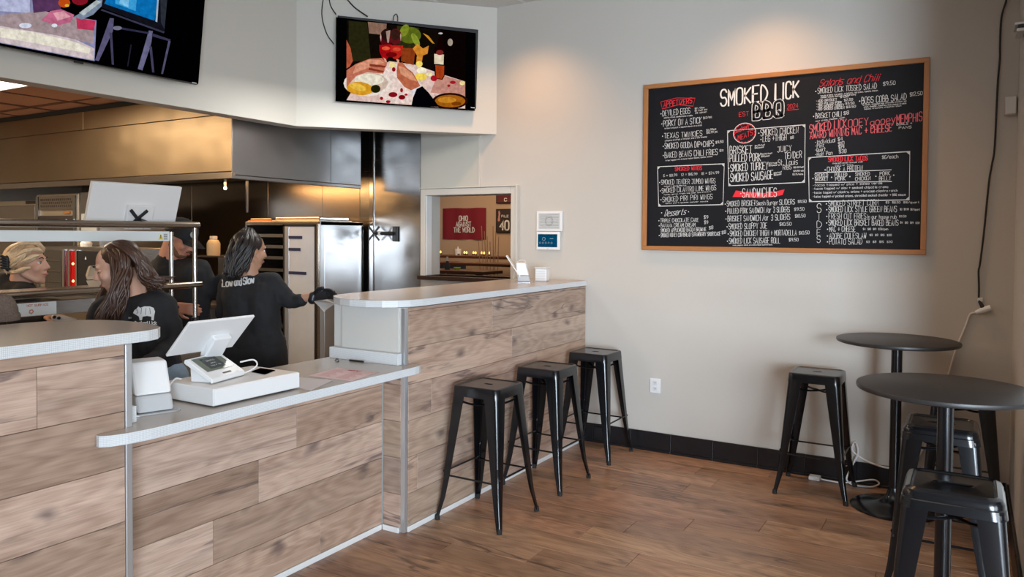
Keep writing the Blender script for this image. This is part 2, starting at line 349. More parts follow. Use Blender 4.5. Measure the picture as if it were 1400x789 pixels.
for i in range(8):
    for j in range(14):
        x0 = -9.5 + 0.61 * i; y0 = -3.1 + 0.61 * j
        if x0 > -4.7 or y0 > 3.9: continue
        if i in (4, 5) and False: continue
        bx('ceiling_tile', M['kceil'], x0 + 0.014, min(x0 + 0.596, -4.62), y0 + 0.014, y0 + 0.596, KZ + random.uniform(-0.003, 0.003), KZ + 0.014, kc)
g = nb()
for i in range(8): box(g, -9.5 + 0.61 * i - 0.014, -9.5 + 0.61 * i + 0.014, -3.1, 3.9, KZ - 0.008, KZ + 0.01)
for j in range(12): box(g, -9.5, -4.62, -3.1 + 0.61 * j - 0.014, -3.1 + 0.61 * j + 0.014, KZ - 0.008, KZ + 0.01)
finish(g, 'ceiling_grid', plain('brown_grid', (0.16, 0.07, 0.04), 0.5), kc)
bm = nb(); prism(bm, [(-4.64, 4.4), (-3.5, YB), (-4.64, YB)], KZ, KZ + 0.04); struct(finish(bm, 'ceiling', M['kwall']))
lp = empty('ceiling_light_panel', (-6.5, 2.73, KZ - 0.012), 0, 'bright flush ceiling light panel over the kitchen at the far left', 'ceiling light')
bx('diffuser', emit('panel_glow', (1.0, 0.90, 0.72), 6.0), -0.59, 0.59, -0.29, 0.29, -0.004, 0.002, lp); 
bm = nb(); box(bm, -0.61, 0.61, -0.31, -0.29, -0.008, 0.004); box(bm, -0.61, 0.61, 0.29, 0.31, -0.008, 0.004); box(bm, -0.61, -0.59, -0.29, 0.29, -0.008, 0.004); box(bm, 0.59, 0.61, -0.29, 0.29, -0.008, 0.004); finish(bm, 'frame', M['white'], lp)
# soffit: straight run, then a 45 degree return to the back wall
bm = nb(); t = 0.13
prism(bm, [(-4.5, -3.1), (-4.5, 4.265), (-3.39, YB), (-3.39 - t * 1.414, YB), (-4.5 - t, 4.265 + t * 0.4), (-4.5 - t, -3.1)], ZS, ZC); struct(finish(bm, 'wall_soffit', M['soffit'], bevel=0.004))
struct(bx('wall_front', M['wall'], -9.6, 5.6, -3.2, -3.1, 0, ZC)); struct(bx('wall_side', M['wall'], 5.5, 5.6, -3.1, 4.5, 0, ZC))
struct(bx('wall_left', M['kwall'], -9.6, -9.5, -3.1, 10.5, 0, ZC))
# next room
nr = struct(bx('wall_far', plain('next_room_paint', (0.50, 0.36, 0.25), 0.6), -9.5, -2.6, 9.4, 9.5, 0, 3.0))
struct(bx('wall_side', M['wall'], -2.8, -2.7, YB + 0.21, 9.4, 0, 3.0)); struct(bx('ceiling', M['ceil'], -9.5, -2.7, YB + 0.21, 9.4, 2.9, 3.0))

def wp(o, parent):
    """parents a part that was modelled in world coordinates"""
    o.parent = parent; o.matrix_parent_inverse = parent.matrix_basis.inverted(); return o
def arc(cx, cy, r, a0, a1, n=8, ry=None):
    ry = ry or r; return [(cx + r * cos(radians(a0 + (a1 - a0) * i / n)), cy + ry * sin(radians(a0 + (a1 - a0) * i / n))) for i in range(n + 1)]
# ------------------------------------------------------------------ counters
def counter_top(name, poly, z0, z1, parent):
    bm = nb(); prism(bm, poly, z0, z1, 1, 0); return wp(finish(bm, name, [M['top'], M['edge']], parent, bevel=0.0015, seg=1), parent)
def cladding(parent, X, y0, y1, zrows, joints, tones=None):
    """planks on a face looking towards +x; each plank a part"""
    for r in range(len(zrows) - 1):
        zt, zb = zrows[r], zrows[r + 1]; js = [y0] + sorted(j for j in joints.get(r, []) if y0 < j < y1) + [y1]
        for si, (a, b) in enumerate(zip(js, js[1:])):
            L, w = b - a - 0.0018, zt - zb - 0.0018
            bm = nb(); box(bm, -L / 2, L / 2, -w / 2, w / 2, 0, 0.01); o = finish(bm, 'plank', M['plank'], bevel=0.0012, seg=1)
            o.location = (X - 0.01, (a + b) / 2, (zt + zb) / 2); o.rotation_euler = (pi / 2, 0, pi / 2); v_ = (tones or {}).get((r, si)); o.color = (*(tone(0.86, 1.02, 0.03) if v_ is None else (v_ * (1.04 if v_ < 1 else 1.0), v_, v_ * (0.96 if v_ < 1 else 1.02))), 1)
            wp(o, parent)
def post(parent, x, y, z0, z1, dx=0.013, dy=0.026):
    bm = nb(); box(bm, x - 0.025, x + 0.003, y - dy / 2, y + dy / 2, z0, z1); wp(finish(bm, 'corner_post', M['alu'], parent, bevel=0.003), parent)
RW = lambda z: [z - 0.196 * i for i in range(8) if z - 0.196 * i > 0.05]
# right-hand bar
c = empty('bar_counter', (-2.85, 4.3, 0), 0, 'tall plank-clad bar counter running back to the menu board wall, behind the three stools', 'counter')
wp(bx('carcass', M['lam'], -3.07, XB - 0.012, 3.192, YB - 0.002, 0.0, 1.205), c)
wp(bx('carcass_face', M['core'], XB - 0.0118, XB - 0.0102, 3.2, YB - 0.003, 0.03, 1.204), c)
cladding(c, XB, 3.218, YB - 0.004, [1.204, 1.186, 0.990, 0.794, 0.598, 0.402, 0.206, 0.030], {1: [4.05], 2: [4.292], 3: [3.423, 4.64], 4: [3.85], 5: [3.30, 4.52], 6: [4.1]})
# its end face below the low worktop
for i, (zt, zb) in enumerate(zip([0.86, 0.794, 0.598, 0.402, 0.206], [0.794, 0.598, 0.402, 0.206, 0.03])):
    bm = nb(); w = zt - zb - 0.0018; L = 0.118; box(bm, -L / 2, L / 2, -w / 2, w / 2, 0, 0.01); o = finish(bm, 'plank', M['plank'], bevel=0.0012, seg=1)
    o.location = (-2.644, 3.192, (zt + zb) / 2); o.rotation_euler = (pi / 2, 0, 0); o.color = (*tone(0.72, 1.0), 1); wp(o, c)
poly = [(-2.552, YB - 0.001), (-2.552, 3.33)] + [(-2.565, 3.24), (-2.60, 3.175), (-2.66, 3.12), (-2.75, 3.092), (-2.86, 3.088), (-2.95, 3.11), (-3.04, 3.155), (-3.105, 3.22), (-3.14, 3.31)] + [(-3.15, 3.42), (-3.15, YB - 0.001)]
counter_top('worktop', poly, 1.208, 1.246, c)
post(c, XB, 3.197, 0.003, 1.207)
wp(bx('end_panel', M['lam'], -3.0, -2.60, 3.179, 3.191, 0.905, 1.206, None), c)
wp(bx('kick_strip', M['white'], XB - 0.004, XB + 0.004, 3.215, YB - 0.03, 0.0, 0.029, None, 0.002), c)
wp(bx('kick_strip', M['white'], -2.70, XB - 0.03, 3.172, 3.180, 0.0, 0.029, None, 0.002), c)
# left-hand bar
c = empty('bar_counter', (-2.85, 0.6, 0), 0, 'tall plank-clad bar counter at the left edge of the picture', 'counter')
wp(bx('carcass', M['lam'], -3.07, XB - 0.012, -0.6, 1.630, 0.0, 1.205), c)
wp(bx('carcass_face', M['core'], XB - 0.0118, XB - 0.0102, -0.6, 1.62, 0.03, 1.204), c)
cladding(c, XB, -0.6, 1.619, [1.204, 1.162, 0.964, 0.766, 0.570, 0.373, 0.177, 0.03], {0: [0.9], 1: [1.322, 0.1], 2: [0.75], 3: [0.4], 4: [0.9], 5: [0.2, 1.35], 6: [0.7]}, {(0, 1): 0.82, (1, 1): 1.06, (1, 2): 1.0, (2, 1): 0.74, (3, 1): 1.16, (4, 1): 0.78, (5, 2): 1.0})
poly = [(-2.552, -0.6), (-2.552, 1.66), (-2.556, 1.71), (-2.575, 1.76), (-2.62, 1.80), (-2.69, 1.828), (-2.80, 1.846), (-2.92, 1.842), (-3.02, 1.81), (-3.09, 1.76), (-3.14, 1.68), (-3.16, 1.58), (-3.16, -0.6)]
counter_top('worktop', poly, 1.203, 1.242, c)
post(c, XB, 1.633, 0.003, 1.202)
wp(bx('kick_strip', M['white'], XB - 0.004, XB + 0.004, -0.6, 1.62, 0.0, 0.029, None, 0.002), c)
# low service counter
c = empty('service_counter', (-2.85, 2.4, 0), 0, 'low plank-clad service counter between the two tall bars, carrying the till', 'counter')
wp(bx('carcass', M['lam'], -3.06, XL - 0.012, 1.648, 3.176, 0.0, 0.864), c)
wp(bx('carcass_face', M['core'], XL - 0.0118, XL - 0.0102, 1.65, 3.175, 0.03, 0.86), c)
cladding(c, XL, 1.65, 3.176, [0.862, 0.782, 0.587, 0.391, 0.202, 0.03], {1: [2.565], 2: [2.34], 3: [2.10], 4: [2.72]}, {(1, 0): 1.12, (1, 1): 0.88, (2, 0): 0.76, (2, 1): 1.16, (3, 0): 1.14, (3, 1): 0.74, (4, 0): 0.98, (4, 1): 0.96})
poly = [(-2.47, 1.66), (-2.47, 3.15)] + arc(-2.56, 3.16, 0.09, 0, 82, 6) + [(-2.555, 3.176), (-3.08, 3.176), (-3.08, 1.65), (-2.553, 1.65), (-2.556, 1.55)] + [(-2.55, 1.525), (-2.535, 1.51), (-2.515, 1.512), (-2.495, 1.54), (-2.478, 1.59)]
poly = [(-2.47, 1.66), (-2.47, 3.16), (-2.476, 3.20), (-2.49, 3.232), (-2.515, 3.25), (-2.55, 3.255), (-2.5545, 3.176), (-3.08, 3.176), (-3.08, 1.65), (-2.5545, 1.65), (-2.5545, 1.53), (-2.545, 1.505), (-2.525, 1.503), (-2.50, 1.53), (-2.482, 1.58)]
counter_top('worktop', poly, 0.866, 0.905, c)
wp(bx('kick_strip', M['white'], XL - 0.004, XL + 0.004, 1.65, 3.17, 0.0, 0.029, None, 0.002), c)
u = bx('upstand', M['edge'], -3.06, -2.572, 3.142, 3.175, 0.9055, 0.966, None, 0.002); wp(u, c)
u = bx('upstand', M['edge'], -3.06, -2.60, 1.6495, 1.690, 0.9055, 0.965, None, 0.002); wp(u, c)

# ------------------------------------------------------------------ stools
def rsq(h, r, n=8):
    """rounded square, 4n points, starting on +x side"""
    out = []
    for q in range(4):
        a0 = q * 90; cx = (h - r) * (1 if q in (0, 3) else -1); cy = (h - r) * (1 if q in (0, 1) else -1)
        out += [(cx + r * cos(radians(a0 + 90 * i / (n - 1))), cy + r * sin(radians(a0 + 90 * i / (n - 1)))) for i in range(n)]
    return out
def slotloop(a, b, n=32):
    out = []
    for i in range(n):
        t = 2 * pi * (i + 0.5) / n
        c_, s_ = cos(t), sin(t); out.append((a * math.copysign(abs(c_) ** 0.55, c_), b * math.copysign(abs(s_) ** 0.8, s_)))
    return out
def seat_mesh(kind):
    bm = nb(); H = 0.755
    if kind == 'slim':
        h = 0.150; loops = [(slotloop(0.026, 0.011), H - 0.022), (slotloop(0.026, 0.011), H - 0.006), (slotloop(0.030, 0.014), H - 0.004), (slotloop(0.034, 0.018), H - 0.0042), (rsq(0.122, 0.020), H - 0.0042), (rsq(0.130, 0.022), H - 0.004), (rsq(0.134, 0.024), H - 0.0005), (rsq(h - 0.010, 0.028), H), (rsq(h - 0.003, 0.032), H - 0.003), (rsq(h, 0.034), H - 0.010), (rsq(h + 0.004, 0.034), H - 0.058), (rsq(h + 0.001, 0.032), H - 0.058), (rsq(h - 0.004, 0.03), H - 0.012)]
    else:
        h = 0.150; loops = [(slotloop(0.055, 0.015), H - 0.024), (slotloop(0.055, 0.015), H - 0.008), (slotloop(0.061, 0.019), H - 0.0055), (slotloop(0.065, 0.023), H - 0.0060), (rsq(0.108, 0.018), H - 0.0060), (rsq(0.118, 0.020), H - 0.006), (rsq(0.124, 0.024), H - 0.001), (rsq(h - 0.022, 0.034), H), (rsq(h - 0.007, 0.044), H - 0.007), (rsq(h, 0.050), H - 0.020), (rsq(h + 0.001, 0.050), H - 0.034), (rsq(h + 0.004, 0.05), H - 0.037), (rsq(h + 0.008, 0.048), H - 0.066), (rsq(h + 0.004, 0.046), H - 0.066), (rsq(h - 0.006, 0.044), H - 0.022)]
    R = []
    for lp_, z in loops: R.append([bm.verts.new((x, y, z)) for x, y in lp_])
    # align slot loops (n=32) with square loops (n=32)
    for a, b in zip(R, R[1:]):
        # pick the offset with the smallest total distance
        n = len(a); best = min(range(n), key=lambda k: sum((a[i].co - b[(i + k) % n].co).length for i in range(0, n, 4)))
        for i in range(n):
            f = bm.faces.new((a[i], a[(i + 1) % n], b[(i + 1 + best) % n], b[(i + best) % n])); f.smooth = True
    bmesh.ops.recalc_face_normals(bm, faces=bm.faces); return bm
def leg_mesh():
    bm = nb(); rings = []
    N_ = 7
    for i in range(N_):
        t = i / (N_ - 1); z = 0.708 * (1 - t) + 0.012 * t
        o = 0.150 * (1 - t) + 0.203 * t + (0.012 * max(0, t - 0.8) * 5)
        w = 0.078 * (1 - t) ** 0.9 + 0.017 * (1 - (1 - t) ** 0.9) + 0.006; r = 0.026 * (1 - t) + 0.010 * t
        th = 0.004
        outer = [(o - w, o)] + [(o - r + r * sin(radians(a)), o - r + r * cos(radians(a))) for a in (0, 22, 45, 68, 90)] + [(o, o - w)]
        r2 = max(r - th, 0.003)
        inner = [(o - th, o - w)] + [(o - th - r2 + r2 * sin(radians(a)), o - th - r2 + r2 * cos(radians(a))) for a in (90, 45, 0)] + [(o - w, o - th)]
        # flanges fold inwards a little
        rings.append([bm.verts.new((x, y, z)) for x, y in outer + inner])
    n = len(rings[0])
    for a, b in zip(rings, rings[1:]):
        for k in range(n): bm.faces.new((a[k], a[(k + 1) % n], b[(k + 1) % n], b[k]))
    bm.faces.new(rings[0]); bm.faces.new(rings[-1][::-1])
    bmesh.ops.recalc_face_normals(bm, faces=bm.faces)
    return bm
def make_stool(kind, label, group):
    s = empty('bar_stool', (0, 0, 0), 0, label, 'stool', group)
    finish(seat_mesh(kind), 'seat', M['black'], s, smooth='auto')
    lm = None
    for q in range(4):
        if lm is None:
            o = finish(leg_mesh(), 'leg', M['black'], s, smooth='auto'); lm = o
            bm = nb(); tube(bm, [(0.158, 0.158, 0.36), (0.170, 0.170, 0.33), (0.186, 0.186, 0.12), (0.189, 0.189, 0.08)], [0.001, 0.0065, 0.0065, 0.001], 8); rib = finish(bm, 'stiffening_rib', M['black'], o, smooth=True)
            bm = nb(); lathe(bm, [(0, 0), (0.0145, 0), (0.0145, 0.016), (0.012, 0.028), (0, 0.028)], 12, (0.2045, 0.2045, 0)); foot = finish(bm, 'rubber_foot', M['rubber'], o, smooth='auto')
        else:
            o = lm.copy(); COL.objects.link(o); o.rotation_euler = (0, 0, q * pi / 2)
            for ch in (rib, foot): c2 = ch.copy(); COL.objects.link(c2); c2.parent = o
            o.parent = s
    for q in range(4):
        zz = 0.270 if q % 2 else 0.250
        bm = nb(); e = 0.176; pts = [(-e, e, zz), (-e + 0.02, e, zz), (e - 0.02, e, zz), (e, e, zz)]
        R_ = Matrix.Rotation(q * pi / 2, 4, 'Z'); tube(bm, [R_ @ Vector(p) for p in pts], [0.011, 0.0055, 0.0055, 0.011], 8); bmesh.ops.recalc_face_normals(bm, faces=bm.faces); finish(bm, 'foot_rail', M['black'], s, smooth='auto')
    for q in range(2):
        bm = nb(); R_ = Matrix.Rotation(pi / 4 + q * pi / 2, 4, 'Z'); pts = [(-0.19, 0, 0.675), (-0.10, 0, 0.640), (0, 0, 0.632 + q * 0.006), (0.10, 0, 0.640), (0.19, 0, 0.675)]
        tube(bm, spline([R_ @ Vector(p) for p in pts], 4), 0.0065, 6); finish(bm, 'under_brace', M['black'], s, smooth='auto')
    return s
def copy_tree(o, parent=None):
    c_ = o.copy(); COL.objects.link(c_); c_.parent = parent
    for ch in list(o.children): copy_tree(ch, c_)
    return c_
GS = 'black metal bar stools'
slim = make_stool('slim', 'black metal stool at the bar, nearest of the three beside the low counter', GS)
slim.location = (-2.332, 3.655, 0)
for lab, loc, rz in (('black metal stool at the bar, middle one of the row of three', (-2.335, 4.365, 0), 0.0),
                     ('black metal stool at the bar, farthest of the row and closest to the back wall', (-2.335, 5.105, 0), 0.0),
                     ('black metal stool standing alone between wall outlet and far table, under the menu board', (-0.812, 5.115, 0), 0.0),
                     ('black metal stool in the right corner, its seat hidden behind the near tabletop', (-0.02, 5.0, 0), 0.0)):
    s = copy_tree(slim); s.location = loc; s['label'] = lab; s.rotation_euler = (0, 0, rz)
wide = make_stool('wide', 'black metal stool in the right foreground with a long slot in its rounded seat', GS); wide.location = (-0.035, 3.045, 0)
s = copy_tree(wide); s.location = (-0.100, 4.02, 0); s['label'] = 'black metal stool behind the near table pole, its slotted seat partly covered by the pole'

# ------------------------------------------------------------------ tables
def table(loc, label):
    t = empty('bar_table', loc, 0, label, 'table', 'round black pedestal tables')
    lt('tabletop', M['blacktop'], [(0, 0.978), (0.318, 0.978), (0.328, 0.982), (0.331, 0.990), (0.329, 0.998), (0.324, 1.0), (0, 1.0)], t, 64)
    lt('mounting_plate', M['black'], [(0, 0.966), (0.09, 0.966), (0.09, 0.977), (0, 0.977)], t, 24)
    lt('pole', M['black'], [(0.030, 0.05), (0.030, 0.966)], t, 24)
    lt('base', M['black'], [(0, 0.0), (0.235, 0.0), (0.238, 0.006), (0.225, 0.014), (0.16, 0.024), (0.10, 0.036), (0.062, 0.056), (0.040, 0.086), (0.031, 0.125), (0.030, 0.125), (0, 0.12)], t, 48)
    return t
table((-0.359, 5.015, 0), 'round black pedestal table against the back wall beside the lone stool')
table((-0.073, 3.528, 0), 'round black pedestal table in front, its top cut by the right edge of the picture')

# ------------------------------------------------------------------ menu board
GL = {'A': '00 26 40/12 32', 'B': '00 06 26 35 34 23 03/23 43 41 30 00', 'C': '45 36 16 05 01 10 30 41', 'D': '00 06 26 44 42 20 00', 'E': '46 06 00 40/03 33', 'F': '46 06 00/03 33', 'G': '45 36 16 05 01 10 30 41 43 23',
 'H': '00 06/40 46/03 43', 'I': '20 26', 'J': '06 46/36 31 20 10 01', 'K': '00 06/46 03 40', 'L': '06 00 40', 'M': '00 06 22 46 40', 'N': '00 06 40 46', 'O': '10 01 05 16 36 45 41 30 10', 'P': '00 06 36 45 44 33 03',
 'Q': '10 01 05 16 36 45 41 30 10/22 40', 'R': '00 06 36 45 44 33 03/23 40', 'S': '45 36 16 05 04 13 33 42 41 30 10 01', 'T': '06 46/26 20', 'U': '06 01 10 30 41 46', 'V': '06 20 46', 'W': '06 10 24 30 46', 'X': '00 46/06 40',
 'Y': '06 23 46/23 20', 'Z': '06 46 00 40', '0': '10 01 05 16 36 45 41 30 10', '1': '15 26 20', '2': '05 16 36 45 44 00 40', '3': '05 16 36 45 44 33 13/33 42 41 30 10 01', '4': '30 36 02 42', '5': '46 06 03 33 42 41 30 00',
 '6': '46 16 03 01 10 30 41 42 33 03', '7': '06 46 10', '8': '13 04 05 16 36 45 44 33 13 02 01 10 30 41 42 33', '9': '43 13 04 05 16 36 45 42 20', '$': '45 36 16 05 04 13 33 42 41 30 10 01/26 20', '.': '10 20 21', ',': '21 1m',
 '-': '13 33', '+': '03 43/25 21', '/': '00 46', '=': '02 42/04 44', '!': '26 22/21 20',
 'a': '44 14 03 01 10 30 42/44 40', 'b': '06 00 30 41 43 34 04', 'c': '44 14 03 01 10 40', 'd': '46 40 10 01 03 14 44', 'e': '02 42 43 34 14 03 01 10 40', 'f': '36 26 15 10/04 34', 'g': '44 14 03 02 11 41/44 4m 3n 1n', 'h': '06 00/03 14 34 43 40',
 'i': '24 20/25 26', 'j': '24 2m 1n', 'k': '06 00/44 02 40', 'l': '26 20', 'm': '00 04/03 14 23 20/23 34 43 40', 'n': '00 04/03 14 34 43 40', 'o': '10 01 03 14 34 43 41 30 10', 'p': '0n 04 34 43 41 30 00', 'q': '4n 44 14 03 01 10 40',
 'r': '00 04/02 14 34', 's': '44 14 03 12 32 41 30 00', 't': '16 11 20 30/04 34', 'u': '04 01 10 30 41/44 40', 'v': '04 20 44', 'w': '04 10 23 30 44', 'x': '04 40/00 44', 'y': '04 20/44 1n 0n', 'z': '04 44 00 40'}
def gc(ch): return {'m': -1, 'n': -2}.get(ch, None) if ch in 'mn' else int(ch)
def strokes(text, x0, z0, x1, z1, h, jit=0.0, shear=0.0):
    """polylines of a hand-lettered line of text between two baseline points"""
    adv = lambda c: 3.8 if c == ' ' else (2.6 if c in "Iil.,!1" else 5.6)
    tot = sum(adv(c) for c in text) - 1.6; sx = (x1 - x0) / tot; out = []; cx = 0; rnd = random.Random(text)
    for c in text:
        if c != ' ':
            j = rnd.uniform(-jit, jit) * h; off = -1.5 if c in "Iil.,!1" else 0
            hh = h * (1 + rnd.uniform(-jit, jit) * 1.6)
            for pl in GL.get(c, '00 06').split('/'):
                pts = []
                for p in pl.split():
                    gx, gy = gc(p[0]) + off, gc(p[1]); X = x0 + (cx + gx) * sx + shear * gy / 6 * h; f = (cx + gx) / tot
                    pts.append((X, z0 + (z1 - z0) * f + j + gy / 6 * hh))
                if len(pts) > 4 and h > 0.025: pts = [tuple(v)[:2] for v in spline([(a_, b_, 0) for a_, b_ in pts], 3)]
                out.append(pts)
        cx += adv(c)
    return out
def ribbon(bm, pts, w, put, mi=0):
    """flat stroke with mitred joins, put(x, z) gives the 3-D point"""
    n = len(pts); L_, R_ = [], []
    for i in range(n):
        a = Vector(pts[max(i - 1, 0)]); b = Vector(pts[min(i + 1, n - 1)]); p = Vector(pts[i]); d = b - a
        if d.length < 1e-7: d = Vector((1, 0))
        d.normalize(); k = 1.0
        if 0 < i < n - 1:
            d1 = (p - a); d2 = (b - p)
            if d1.length > 1e-7 and d2.length > 1e-7:
                cs = max(-0.6, d1.normalized().dot(d2.normalized())); k = min(1.45, 1 / max(0.3, math.sqrt((1 + cs) / 2)))
        nn = Vector((-d.y, d.x)) * w / 2 * k
        e = d * (w * 0.35) * (-1 if i == 0 else (1 if i == n - 1 else 0))
        L_.append(bm.verts.new(put(*(p + nn + e)))); R_.append(bm.verts.new(put(*(p - nn + e))))
    for i in range(n - 1):
        f = bm.faces.new((L_[i], R_[i], R_[i + 1], L_[i + 1])); f.material_index = mi
bo = empty('menu_board', (-1.164, YB - 0.015, 2.10), 0, 'large oak-framed black chalk menu board on the back wall', 'menu board')
BX0, BX1, BZ0, BZ1 = -2.092, -0.236, 1.491, 2.709; fw = 0.032
def wbx(name, mat, x0, x1, y0, y1, z0, z1, parent, bevel=0): return wp(bx(name, mat, x0, x1, y0, y1, z0, z1, None, bevel), parent)
wbx('panel', M['board'], BX0 + 0.02, BX1 - 0.02, YB - 0.016, YB - 0.002, BZ0 + 0.02, BZ1 - 0.02, bo)
wbx('frame_rail', M['oak'], BX0, BX1, YB - 0.030, YB - 0.0015, BZ1 - fw, BZ1, bo, 0.003); wbx('frame_rail', M['oak'], BX0, BX1, YB - 0.030, YB - 0.0015, BZ0, BZ0 + fw, bo, 0.003)
wbx('frame_stile', M['oakv'], BX0, BX0 + fw, YB - 0.0302, YB - 0.0015, BZ0 + fw, BZ1 - fw, bo, 0.003); wbx('frame_stile', M['oakv'], BX1 - fw, BX1, YB - 0.0302, YB - 0.0015, BZ0 + fw, BZ1 - fw, bo, 0.003)
YT = YB - 0.0168
